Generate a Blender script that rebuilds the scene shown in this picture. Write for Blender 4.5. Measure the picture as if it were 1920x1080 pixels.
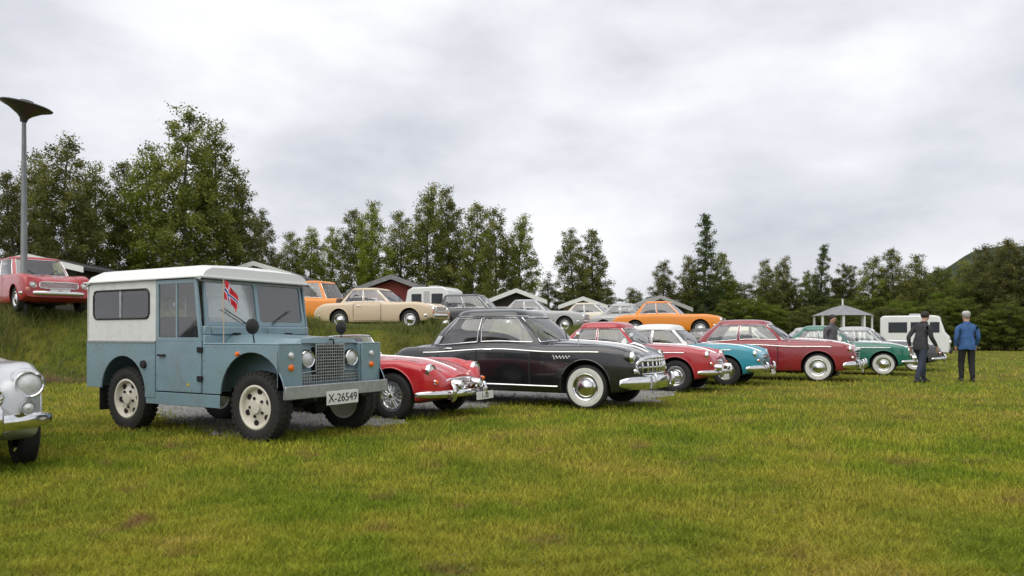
import bpy, bmesh, math, random
import numpy as np
from mathutils import Vector, Matrix

for o in list(bpy.data.objects):
    bpy.data.objects.remove(o)
scene = bpy.context.scene
COL = scene.collection
random.seed(7)
RNG = np.random.default_rng(7)
R = math.radians

# ------------------------------------------------------------------ camera
FPX, CAMH, HORIZ = 1400.0, 1.138, 629.0
cam_d = bpy.data.cameras.new('camera')
cam = bpy.data.objects.new('camera', cam_d)
COL.objects.link(cam)
scene.camera = cam
cam.location = (0, 0, CAMH)
cam.rotation_euler = (R(90), 0, 0)
cam_d.sensor_width = 36.0
cam_d.lens = FPX / 1920 * 36
cam_d.shift_y = (HORIZ - 540) / 1920
cam_d.clip_end = 3000
cam_d.clip_start = 0.05
cam_d.dof.use_dof = True
cam_d.dof.focus_distance = 9.5
cam_d.dof.aperture_fstop = 2.8

# ------------------------------------------------------------------ sky and sun (overcast)
SUN_EL, SUN_AZ = R(58), R(215)
world = bpy.data.worlds.new('World')
scene.world = world
world.use_nodes = True
nt = world.node_tree
nt.nodes.clear()
wo = nt.nodes.new('ShaderNodeOutputWorld')
bg = nt.nodes.new('ShaderNodeBackground')
sky = nt.nodes.new('ShaderNodeTexSky')
sky.sky_type = 'NISHITA'
sky.sun_disc = False
sky.sun_elevation = SUN_EL
sky.sun_rotation = SUN_AZ
sky.dust_density = 3.0
tc = nt.nodes.new('ShaderNodeTexCoord')
mp = nt.nodes.new('ShaderNodeMapping')
mp.inputs['Scale'].default_value = (1.2, 1.2, 2.6)
mp.inputs['Rotation'].default_value = (0.0, 0.12, 0.4)
n1 = nt.nodes.new('ShaderNodeTexNoise')
n1.inputs['Scale'].default_value = 2.2
n1.inputs['Detail'].default_value = 6
n1.inputs['Roughness'].default_value = 0.52
n1.inputs['Distortion'].default_value = 0.1
cr = nt.nodes.new('ShaderNodeValToRGB')
cr.color_ramp.elements[0].position = 0.28
cr.color_ramp.elements[0].color = (4.2, 4.35, 4.8, 1)
cr.color_ramp.elements[1].position = 0.64
cr.color_ramp.elements[1].color = (8.0, 8.05, 8.35, 1)
mixs = nt.nodes.new('ShaderNodeMixRGB')
mixs.inputs[0].default_value = 0.93
bg.inputs['Strength'].default_value = 0.1
nt.links.new(tc.outputs['Generated'], mp.inputs['Vector'])
nt.links.new(mp.outputs['Vector'], n1.inputs['Vector'])
nt.links.new(n1.outputs['Fac'], cr.inputs['Fac'])
nt.links.new(sky.outputs['Color'], mixs.inputs[1])
nt.links.new(cr.outputs['Color'], mixs.inputs[2])
nt.links.new(mixs.outputs['Color'], bg.inputs['Color'])
nt.links.new(bg.outputs['Background'], wo.inputs['Surface'])
sun_d = bpy.data.lights.new('sun', 'SUN')
sun_d.energy = 1.5
sun_d.angle = R(75)
sun_d.color = (1.0, 0.96, 0.9)
sun = bpy.data.objects.new('sun', sun_d)
COL.objects.link(sun)
sdir = Vector((math.sin(SUN_AZ) * math.cos(SUN_EL), math.cos(SUN_AZ) * math.cos(SUN_EL), math.sin(SUN_EL)))
sun.rotation_euler = (-sdir).to_track_quat('-Z', 'Y').to_euler()
sun.location = (0, 0, 50)
vs = scene.view_settings
vs.view_transform = 'Standard'
vs.look = 'None'
vs.exposure = 0.42
vs.gamma = 1.0
vs.use_curve_mapping = False
scene.render.engine = 'CYCLES'


def at(u, Y):
    """ground X of image column u (1920 wide) at distance Y"""
    return (u - 960) / FPX * Y


def zat(v, Y):
    return CAMH + (HORIZ - v) / FPX * Y


# ------------------------------------------------------------------ materials
MATS = {}


def new_mat(name):
    m = bpy.data.materials.new(name)
    m.use_nodes = True
    b = m.node_tree.nodes['Principled BSDF']
    return m, m.node_tree, b


def noise_mix(t, b, c1, c2, scale, lo=0.4, hi=0.6, detail=4, coord='Object', sock='Base Color', rough=0.6):
    tcn = t.nodes.new('ShaderNodeTexCoord')
    n = t.nodes.new('ShaderNodeTexNoise')
    n.inputs['Scale'].default_value = scale
    n.inputs['Detail'].default_value = detail
    n.inputs['Roughness'].default_value = rough
    r = t.nodes.new('ShaderNodeValToRGB')
    r.color_ramp.elements[0].position = lo
    r.color_ramp.elements[1].position = hi
    r.color_ramp.elements[0].color = (*c1, 1)
    r.color_ramp.elements[1].color = (*c2, 1)
    t.links.new(tcn.outputs[coord], n.inputs['Vector'])
    t.links.new(n.outputs['Fac'], r.inputs['Fac'])
    if sock:
        t.links.new(r.outputs['Color'], b.inputs[sock])
    return n, r, tcn


def add_bump(t, b, tcn, scale, strength, dist=0.01, coord='Object', detail=3):
    n = t.nodes.new('ShaderNodeTexNoise')
    n.inputs['Scale'].default_value = scale
    n.inputs['Detail'].default_value = detail
    bp = t.nodes.new('ShaderNodeBump')
    bp.inputs['Strength'].default_value = strength
    bp.inputs['Distance'].default_value = dist
    t.links.new(tcn.outputs[coord], n.inputs['Vector'])
    t.links.new(n.outputs['Fac'], bp.inputs['Height'])
    t.links.new(bp.outputs['Normal'], b.inputs['Normal'])


def paint(name, c, rough=0.32, coat=0.7, dust=0.25, metallic=0.0, drops=False, grime=None):
    if name in MATS:
        return MATS[name]
    m, t, b = new_mat(name)
    lum = sum(c) / 3
    d = tuple(x * (1 - dust) + (lum * 0.6 + 0.03) * dust for x in c)
    n, r, tcn = noise_mix(t, b, c, d, 3.0, 0.42, 0.75)
    if grime:
        g1 = t.nodes.new('ShaderNodeTexNoise')
        g1.inputs['Scale'].default_value = 7
        g1.inputs['Detail'].default_value = 9
        g1.inputs['Roughness'].default_value = 0.72
        g2 = t.nodes.new('ShaderNodeValToRGB')
        g2.color_ramp.elements[0].position = 0.50
        g2.color_ramp.elements[1].position = 0.78
        g2.color_ramp.elements[1].color = (0.6, 0.6, 0.6, 1)
        g3 = t.nodes.new('ShaderNodeMixRGB')
        g3.inputs[2].default_value = (*grime, 1)
        t.links.new(tcn.outputs['Object'], g1.inputs['Vector'])
        t.links.new(g1.outputs['Fac'], g2.inputs['Fac'])
        t.links.new(g2.outputs['Color'], g3.inputs[0])
        t.links.new(r.outputs['Color'], g3.inputs[1])
        t.links.new(g3.outputs[0], b.inputs['Base Color'])
    b.inputs['Roughness'].default_value = rough
    b.inputs['Metallic'].default_value = metallic
    b.inputs['Coat Weight'].default_value = coat
    b.inputs['Coat Roughness'].default_value = 0.06
    # uneven gloss from dust and rain film
    n2 = t.nodes.new('ShaderNodeTexNoise')
    n2.inputs['Scale'].default_value = 9
    n2.inputs['Detail'].default_value = 5
    mr = t.nodes.new('ShaderNodeMapRange')
    mr.inputs['To Min'].default_value = max(0.05, rough - 0.12)
    mr.inputs['To Max'].default_value = rough + 0.2
    t.links.new(tcn.outputs['Object'], n2.inputs['Vector'])
    t.links.new(n2.outputs['Fac'], mr.inputs['Value'])
    t.links.new(mr.outputs['Result'], b.inputs['Roughness'])
    wv = t.nodes.new('ShaderNodeTexNoise')
    wv.inputs['Scale'].default_value = 2.3
    wv.inputs['Detail'].default_value = 2
    wb_ = t.nodes.new('ShaderNodeBump')
    wb_.inputs['Strength'].default_value = 0.25
    wb_.inputs['Distance'].default_value = 0.012
    t.links.new(tcn.outputs['Object'], wv.inputs['Vector'])
    t.links.new(wv.outputs['Fac'], wb_.inputs['Height'])
    t.links.new(wb_.outputs['Normal'], b.inputs['Normal'])
    t.links.new(wb_.outputs['Normal'], b.inputs['Coat Normal'])
    if drops:
        v = t.nodes.new('ShaderNodeTexVoronoi')
        v.inputs['Scale'].default_value = 70
        mr2 = t.nodes.new('ShaderNodeMapRange')
        mr2.inputs['From Min'].default_value = 0.0
        mr2.inputs['From Max'].default_value = 0.33
        mr2.inputs['To Min'].default_value = 1.0
        mr2.inputs['To Max'].default_value = 0.0
        bp = t.nodes.new('ShaderNodeBump')
        bp.inputs['Strength'].default_value = 0.22
        bp.inputs['Distance'].default_value = 0.003
        t.links.new(tcn.outputs['Object'], v.inputs['Vector'])
        t.links.new(v.outputs['Distance'], mr2.inputs['Value'])
        t.links.new(mr2.outputs['Result'], bp.inputs['Height'])
        t.links.new(bp.outputs['Normal'], b.inputs['Coat Normal'])
    MATS[name] = m
    return m


def simple(name, c, rough=0.6, metallic=0.0, var=0.2, scale=8, bump=0.0, spec=0.5):
    if name in MATS:
        return MATS[name]
    m, t, b = new_mat(name)
    c2 = tuple(min(1, x * (1 - var)) for x in c)
    n, r, tcn = noise_mix(t, b, c2, c, scale, 0.35, 0.65)
    b.inputs['Roughness'].default_value = rough
    b.inputs['Metallic'].default_value = metallic
    b.inputs['Specular IOR Level'].default_value = spec
    if bump:
        add_bump(t, b, tcn, scale * 6, bump)
    MATS[name] = m
    return m


def make_glass(name, tint, alpha):
    m = bpy.data.materials.new(name)
    m.use_nodes = True
    t = m.node_tree
    t.nodes.clear()
    o = t.nodes.new('ShaderNodeOutputMaterial')
    tr = t.nodes.new('ShaderNodeBsdfTransparent')
    tr.inputs['Color'].default_value = (*tint, 1)
    gl = t.nodes.new('ShaderNodeBsdfGlossy')
    gl.inputs['Roughness'].default_value = 0.03
    gl.inputs['Color'].default_value = (1, 1, 1, 1)
    fr = t.nodes.new('ShaderNodeFresnel')
    fr.inputs['IOR'].default_value = 1.5
    mr = t.nodes.new('ShaderNodeMapRange')
    mr.inputs['To Min'].default_value = alpha
    mr.inputs['To Max'].default_value = 1.0
    mx = t.nodes.new('ShaderNodeMixShader')
    t.links.new(fr.outputs[0], mr.inputs['Value'])
    t.links.new(mr.outputs['Result'], mx.inputs[0])
    t.links.new(tr.outputs[0], mx.inputs[1])
    t.links.new(gl.outputs[0], mx.inputs[2])
    t.links.new(mx.outputs[0], o.inputs['Surface'])
    return m


GLASS = make_glass('window_glass', (0.90, 0.94, 0.92), 0.10)
CHROME = simple('chrome', (0.80, 0.80, 0.80), 0.13, 1.0, 0.15, 12)
STEEL = simple('galvanised_steel', (0.45, 0.47, 0.48), 0.42, 0.8, 0.25, 14)
RUBBER = simple('tyre_rubber', (0.020, 0.019, 0.018), 0.75, 0, 0.3, 20, 0.3)
SEAL = simple('rubber_seal', (0.012, 0.012, 0.012), 0.6, 0, 0.1)
DARK = simple('dark_underbody', (0.008, 0.008, 0.008), 0.9, 0, 0.2)
INTER = simple('car_interior', (0.035, 0.030, 0.027), 0.8, 0, 0.3)
LEATHER = simple('seat_leather', (0.10, 0.065, 0.045), 0.55, 0, 0.3)
WHITEW = simple('whitewall_rubber', (0.66, 0.65, 0.60), 0.6, 0, 0.15, 9)
LENS = simple('lamp_lens', (0.72, 0.74, 0.74), 0.08, 0.35, 0.15, 60, 0.4)
AMBER = simple('amber_lens', (0.85, 0.16, 0.01), 0.2, 0, 0.1)
REDLENS = simple('red_lens', (0.5, 0.01, 0.01), 0.2, 0, 0.1)
PLATEW = simple('plate_white', (0.74, 0.74, 0.70), 0.45, 0, 0.08)
PLATEK = simple('plate_black', (0.012, 0.012, 0.012), 0.5, 0, 0.1)
WHITEP = paint('white_roof_paint', (0.74, 0.75, 0.73), 0.35, 0.3, 0.12)
CREAMRIM = paint('cream_rim_paint', (0.66, 0.62, 0.52), 0.4, 0.3, 0.3)


# ------------------------------------------------------------------ mesh helpers
class MB:
    def __init__(self):
        self.v = []
        self.f = []
        self.m = []

    def add(self, vs, fs, mi=0):
        o = len(self.v)
        self.v += [tuple(p) for p in vs]
        for f in fs:
            self.f.append(tuple(i + o for i in f))
            self.m.append(mi)
        return self

    def box(self, x0, x1, y0, y1, z0, z1, mi=0):
        vs = [(x0, y0, z0), (x1, y0, z0), (x1, y1, z0), (x0, y1, z0), (x0, y0, z1), (x1, y0, z1), (x1, y1, z1), (x0, y1, z1)]
        return self.add(vs, [(3, 2, 1, 0), (4, 5, 6, 7), (0, 1, 5, 4), (1, 2, 6, 5), (2, 3, 7, 6), (3, 0, 4, 7)], mi)

    def loft(self, rings, closed=True, cap=True, mi=0):
        n = len(rings[0])
        vs = [p for r in rings for p in r]
        fs = []
        for i in range(len(rings) - 1):
            for j in range(n if closed else n - 1):
                k = (j + 1) % n
                fs.append((i * n + j, i * n + k, (i + 1) * n + k, (i + 1) * n + j))
        if cap and closed:
            fs.append(tuple(range(n - 1, -1, -1)))
            b = (len(rings) - 1) * n
            fs.append(tuple(b + j for j in range(n)))
        return self.add(vs, fs, mi)

    def tube(self, pts, r, n=8, mi=0, flat=1.0):
        pts = [Vector(p) for p in pts]
        rings = []
        up = Vector((0, 0, 1))
        for i, p in enumerate(pts):
            d = (pts[min(i + 1, len(pts) - 1)] - pts[max(i - 1, 0)])
            if d.length < 1e-9:
                d = Vector((0, 0, 1))
            d.normalize()
            u = up if abs(d.dot(up)) < 0.95 else Vector((1, 0, 0))
            a = d.cross(u).normalized()
            b = a.cross(d).normalized()
            rr = r[i] if isinstance(r, (list, tuple)) else r
            rings.append([tuple(p + a * (rr * flat * math.cos(2 * math.pi * k / n)) + b * (rr * math.sin(2 * math.pi * k / n))) for k in range(n)])
        return self.loft(rings, True, True, mi)

    def lathe(self, prof, n=24, axis='y', c=(0, 0, 0), mi=0, closed=False):
        """prof: (radius, axial)"""
        vs, fs = [], []
        m = len(prof)
        for k in range(n):
            a = 2 * math.pi * k / n
            for (r, h) in prof:
                if axis == 'y':
                    p = (r * math.cos(a), h, r * math.sin(a))
                elif axis == 'x':
                    p = (h, r * math.cos(a), r * math.sin(a))
                else:
                    p = (r * math.cos(a), r * math.sin(a), h)
                vs.append((p[0] + c[0], p[1] + c[1], p[2] + c[2]))
        for k in range(n):
            k2 = (k + 1) % n
            for j in range(m if closed else m - 1):
                j2 = (j + 1) % m
                fs.append((k * m + j, k * m + j2, k2 * m + j2, k2 * m + j))
        return self.add(vs, fs, mi)

    def grid(self, P, mi=0, flip=False):
        a, b = len(P), len(P[0])
        vs = [p for r in P for p in r]
        fs = []
        for i in range(a - 1):
            for j in range(b - 1):
                q = (i * b + j, i * b + j + 1, (i + 1) * b + j + 1, (i + 1) * b + j)
                fs.append(q[::-1] if flip else q)
        return self.add(vs, fs, mi)

    def mesh(self, name):
        me = bpy.data.meshes.new(name)
        me.from_pydata(self.v, [], self.f)
        if any(self.m):
            me.polygons.foreach_set('material_index', self.m)
        me.update()
        return me


def recalc(me):
    bm = bmesh.new()
    bm.from_mesh(me)
    bmesh.ops.recalc_face_normals(bm, faces=bm.faces)
    bm.to_mesh(me)
    bm.free()


def smooth(me, ang=38):
    me.polygons.foreach_set('use_smooth', [True] * len(me.polygons))
    me.set_sharp_from_angle(angle=R(ang))


def put(name, mb, mats, parent=None, ang=38, bevel=0.0, loc=None, rot=None, fix=True, seg=2):
    me = mb if isinstance(mb, bpy.types.Mesh) else mb.mesh(name)
    if not isinstance(mb, bpy.types.Mesh):
        if fix:
            recalc(me)
        if ang:
            smooth(me, ang)
        for m in (mats if isinstance(mats, (list, tuple)) else [mats]):
            me.materials.append(m)
    o = bpy.data.objects.new(name, me)
    COL.objects.link(o)
    o.parent = parent
    if loc is not None:
        o.location = loc
    if rot is not None:
        o.rotation_euler = rot
    if bevel:
        bv = o.modifiers.new('bevel', 'BEVEL')
        bv.width = bevel
        bv.segments = seg
        bv.limit_method = 'ANGLE'
        bv.angle_limit = R(40)
    return o


def thing(name, label, cat, loc=(0, 0, 0), rz=0.0, group=None):
    o = bpy.data.objects.new(name, None)
    COL.objects.link(o)
    o.empty_display_size = 0.2
    o.location = loc
    o.rotation_euler = (0, 0, rz)
    o['label'] = label
    o['category'] = cat
    if group:
        o['group'] = group
    return o


def tag(o, label, cat, group=None):
    o['label'] = label
    o['category'] = cat
    if group:
        o['group'] = group
    return o


def struct(o):
    o['kind'] = 'structure'
    return o


def stuff(o, label=None):
    o['kind'] = 'stuff'
    if label:
        o['label'] = label
    return o


def panel(outer, holes, axis='y', pos=0.0, thick=0.02):
    """flat plate with holes; outer/holes are (a, z) lists; axis y -> plate in xz plane"""
    bm = bmesh.new()

    def mk(pts):
        vs = []
        for a, z in pts:
            vs.append(bm.verts.new((a, pos, z) if axis == 'y' else (pos, a, z)))
        return [bm.edges.new((vs[i], vs[(i + 1) % len(vs)])) for i in range(len(vs))]
    es = mk(outer)
    for h in holes:
        es += mk(h)
    if holes:
        bmesh.ops.triangle_fill(bm, use_beauty=True, use_dissolve=False, edges=es)
    else:
        bm.faces.new(bm.verts[:])
    fs = bm.faces[:]
    r = bmesh.ops.extrude_face_region(bm, geom=fs)
    nv = [e for e in r['geom'] if isinstance(e, bmesh.types.BMVert)]
    d = Vector((0, thick, 0)) if axis == 'y' else Vector((thick, 0, 0))
    bmesh.ops.translate(bm, verts=nv, vec=d)
    bmesh.ops.recalc_face_normals(bm, faces=bm.faces)
    me = bpy.data.meshes.new('panel')
    bm.to_mesh(me)
    bm.free()
    return me


def rrect(x0, x1, z0, z1, r, n=5):
    out = []
    for (cx, cz, a0) in ((x1 - r, z1 - r, 0), (x0 + r, z1 - r, 90), (x0 + r, z0 + r, 180), (x1 - r, z0 + r, 270)):
        for k in range(n + 1):
            a = R(a0 + 90 * k / n)
            out.append((cx + r * math.cos(a), cz + r * math.sin(a)))
    return out


def putm(name, me, mat, parent, ang=30, bevel=0.0):
    smooth(me, ang)
    me.materials.append(mat)
    return put(name, me, mat, parent, bevel=bevel)


TEXTC = {}


def text_mesh(body, size, mat, extrude=0.002):
    k = (body, size, mat.name)
    if k in TEXTC:
        return TEXTC[k]
    cu = bpy.data.curves.new('lettering', 'FONT')
    cu.body = body
    cu.size = size
    cu.extrude = extrude
    cu.align_x = 'CENTER'
    cu.align_y = 'CENTER'
    ob = bpy.data.objects.new('lettering', cu)
    COL.objects.link(ob)
    dg = bpy.context.evaluated_depsgraph_get()
    me = bpy.data.meshes.new_from_object(ob.evaluated_get(dg))
    bpy.data.objects.remove(ob)
    me.materials.clear()
    me.materials.append(mat)
    TEXTC[k] = me
    return me


FRONT_ROT = Matrix(((0, 0, 1), (1, 0, 0), (0, 1, 0))).to_euler()     # text x->y, y->z, z->x
SIDE_ROT = Matrix(((1, 0, 0), (0, 0, -1), (0, 1, 0))).to_euler()     # text x->x, y->z, facing -y


def plate(parent, txt, x, y, z, w=0.46, h=0.115, white=True, side=1, tilt=0):
    p = put('number_plate', MB().box(-0.004, 0.004, -w / 2, w / 2, -h / 2, h / 2), PLATEW if white else PLATEK, parent, bevel=0.003, loc=(x, y, z), rot=(0, tilt, 0))
    if txt:
        me = text_mesh(txt, h * 0.86, PLATEK if white else PLATEW)
        put('plate_characters', me, None, p, loc=(0.0055 * side, 0, -0.004), rot=FRONT_ROT)
    return p


# ------------------------------------------------------------------ wheels
WC = {}


def wheel(parent, x, y, r=0.33, w=0.16, style='hubcap', side=-1, rimmat=None, white=False, name='wheel'):
    rimmat = rimmat or CHROME
    key = (round(r, 3), round(w, 3), style, rimmat.name, white)
    if key not in WC:
        ri = r * (0.60 if style != 'offroad' else 0.60)
        hw = w / 2
        t = MB()
        t.lathe([(ri, -hw * 0.8), (ri + 0.02, -hw * 0.97), (r * 0.86, -hw * 1.02), (r * 0.955, -hw * 0.9), (r * 0.995, -hw * 0.72), (r, -hw * 0.3), (r, hw * 0.3), (r * 0.995, hw * 0.72), (r * 0.955, hw * 0.9), (r * 0.86, hw * 1.02), (ri + 0.02, hw * 0.97), (ri, hw * 0.8)], 40)
        if style == 'offroad':
            for k in range(36):
                a = 2 * math.pi * k / 36
                for s in (-1, 1):
                    ca, sa = math.cos(a + s * 0.04), math.sin(a + s * 0.04)
                    da = 0.055
                    pts = []
                    for rr in (r * 0.955, r + 0.012):
                        for (yy, d) in ((s * hw * 1.0, -da), (s * hw * 0.08, -da), (s * hw * 0.08, da), (s * hw * 1.0, da)):
                            rq = rr - (0.02 if abs(yy) > hw * 0.8 else 0)
                            pts.append((rq * math.cos(a + s * 0.04 + d), yy, rq * math.sin(a + s * 0.04 + d)))
                    t.add(pts, [(3, 2, 1, 0), (4, 5, 6, 7), (0, 1, 5, 4), (1, 2, 6, 5), (2, 3, 7, 6), (3, 0, 4, 7)])
        tm = t.mesh('tyre')
        recalc(tm)
        smooth(tm, 35)
        tm.materials.append(RUBBER)
        f = -hw
        d = MB()
        d.lathe([(ri + 0.012, f * 0.95), (ri - 0.004, f * 1.0), (ri - 0.02, f * 0.9), (ri * 0.86, f * 0.45), (ri * 0.7, f * 0.40), (ri * 0.52, f * 0.62), (ri * 0.30, f * 0.66), (ri * 0.28, f * 0.95 if style == 'offroad' else f * 0.7), (0.0, f * 0.97 if style == 'offroad' else f * 0.7)], 32)
        d.lathe([(ri + 0.012, hw * 0.95), (ri - 0.02, hw * 0.8), (ri * 0.8, 0), (0, 0)], 24)
        dm = d.mesh('rim')
        recalc(dm)
        smooth(dm, 40)
        dm.materials.append(rimmat)
        h = MB()
        if style == 'offroad':
            for k in range(5):
                a = 2 * math.pi * k / 5 + 0.3
                h.lathe([(0.0, f * 0.80), (0.016, f * 0.80), (0.016, f * 0.5)], 8, c=(ri * 0.44 * math.cos(a), 0, ri * 0.44 * math.sin(a)))
            for k in range(6):
                a = 2 * math.pi * k / 6
                h.lathe([(0.0, f * 0.56), (0.030, f * 0.56), (0.034, f * 0.40)], 10, c=(ri * 0.74 * math.cos(a), 0, ri * 0.74 * math.sin(a)))
            hm = h.mesh('wheel_nuts')
            hm.materials.append(DARK)
        elif style == 'wire':
            for k in range(30):
                a = 2 * math.pi * k / 30
                b = a + (0.35 if k % 2 else -0.35)
                h.tube([(0.03 * math.cos(b), f * 0.95, 0.03 * math.sin(b)), (ri * 0.93 * math.cos(a), f * 0.55, ri * 0.93 * math.sin(a))], 0.004, 4)
            h.lathe([(0, f * 1.2), (0.03, f * 1.2), (0.04, f * 1.0), (0.045, f * 0.6)], 14)
            hm = h.mesh('wire_spokes')
            hm.materials.append(CHROME)
        else:
            h.lathe([(0.0, f * 1.12), (ri * 0.16, f * 1.10), (ri * 0.22, f * 1.0), (ri * 0.40, f * 0.98), (ri * 0.46, f * 0.90), (ri * 0.66, f * 0.88), (ri * 0.72, f * 0.74), (ri * 0.72, f * 0.5)], 28)
            hm = h.mesh('hubcap')
            hm.materials.append(CHROME)
        recalc(hm)
        smooth(hm, 40)
        wm = None
        if white:
            q = MB()
            q.lathe([(ri + 0.004, f * 0.985), (ri + 0.02, f * 1.035), (r * 0.83, f * 1.06), (r * 0.86, f * 1.02)], 36)
            wm = q.mesh('whitewall')
            recalc(wm)
            smooth(wm, 50)
            wm.materials.append(WHITEW)
        WC[key] = (tm, dm, hm, wm)
    tm, dm, hm, wm = WC[key]
    o = put(name, tm, None, parent, loc=(x, y, r), rot=(0, RNG.uniform(0, 6), 0 if side < 0 else math.pi))
    put('rim', dm, None, o)
    ho2 = put(hm.name.split('.')[0], hm, None, o)
    if style == 'offroad':
        ho2['kind'] = 'stuff'
    if wm:
        put('whitewall', wm, None, o)
    return o


def headlight(parent, x, y, z, r=0.09, pod=None, podlen=0.22, tilt=0.0, name='headlight'):
    ring = MB().lathe([(r * 0.84, -0.03), (r * 0.86, 0.018), (r * 0.95, 0.026), (r * 1.08, 0.0), (r * 1.1, -0.05), (r * 0.9, -0.06)], 28, 'x')
    o = put(name, ring, CHROME, parent, loc=(x, y, z), rot=(0, tilt, 0))
    ln = MB().lathe([(0, 0.035), (r * 0.4, 0.030), (r * 0.7, 0.016), (r * 0.88, -0.006)], 24, 'x')
    put('lens', ln, LENS, o)
    if pod:
        pd = MB().lathe([(r * 1.06, -0.01), (r * 1.16, -0.05), (r * 1.2, -0.12), (r * 1.05, -podlen * 0.7), (r * 0.4, -podlen), (0, -podlen)], 28, 'x')
        put('shell', pd, pod, o)
    return o


def small_lamp(parent, x, y, z, r, mat, axis='x', sign=1, name='indicator_lamp'):
    b = MB().lathe([(0, 0.03 * sign), (r * 0.6, 0.026 * sign), (r * 0.92, 0.010 * sign), (r, -0.012 * sign)], 16, axis)
    o = put(name, b, mat, parent, loc=(x, y, z))
    c = MB().lathe([(r * 0.98, 0.004 * sign), (r * 1.14, 0.004 * sign), (r * 1.18, -0.02 * sign)], 16, axis)
    put('bezel', c, CHROME, o)
    return o


# ------------------------------------------------------------------ generic lofted car
def herm(pts):
    xs = np.array([p[0] for p in pts], float)
    ys = np.array([p[1] for p in pts], float)
    d = np.diff(ys) / np.diff(xs)
    m = np.zeros(len(xs))
    m[1:-1] = np.where(d[:-1] * d[1:] > 0, 2 * d[:-1] * d[1:] / (d[:-1] + d[1:] + 1e-12), 0)
    m[0], m[-1] = d[0], d[-1]

    def f(x):
        x = min(max(x, xs[0]), xs[-1])
        i = min(max(int(np.searchsorted(xs, x)) - 1, 0), len(xs) - 2)
        h = xs[i + 1] - xs[i]
        t = (x - xs[i]) / h
        return float((2 * t**3 - 3 * t**2 + 1) * ys[i] + (t**3 - 2 * t**2 + t) * h * m[i] + (-2 * t**3 + 3 * t**2) * ys[i + 1] + (t**3 - t**2) * h * m[i + 1])
    return f


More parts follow.
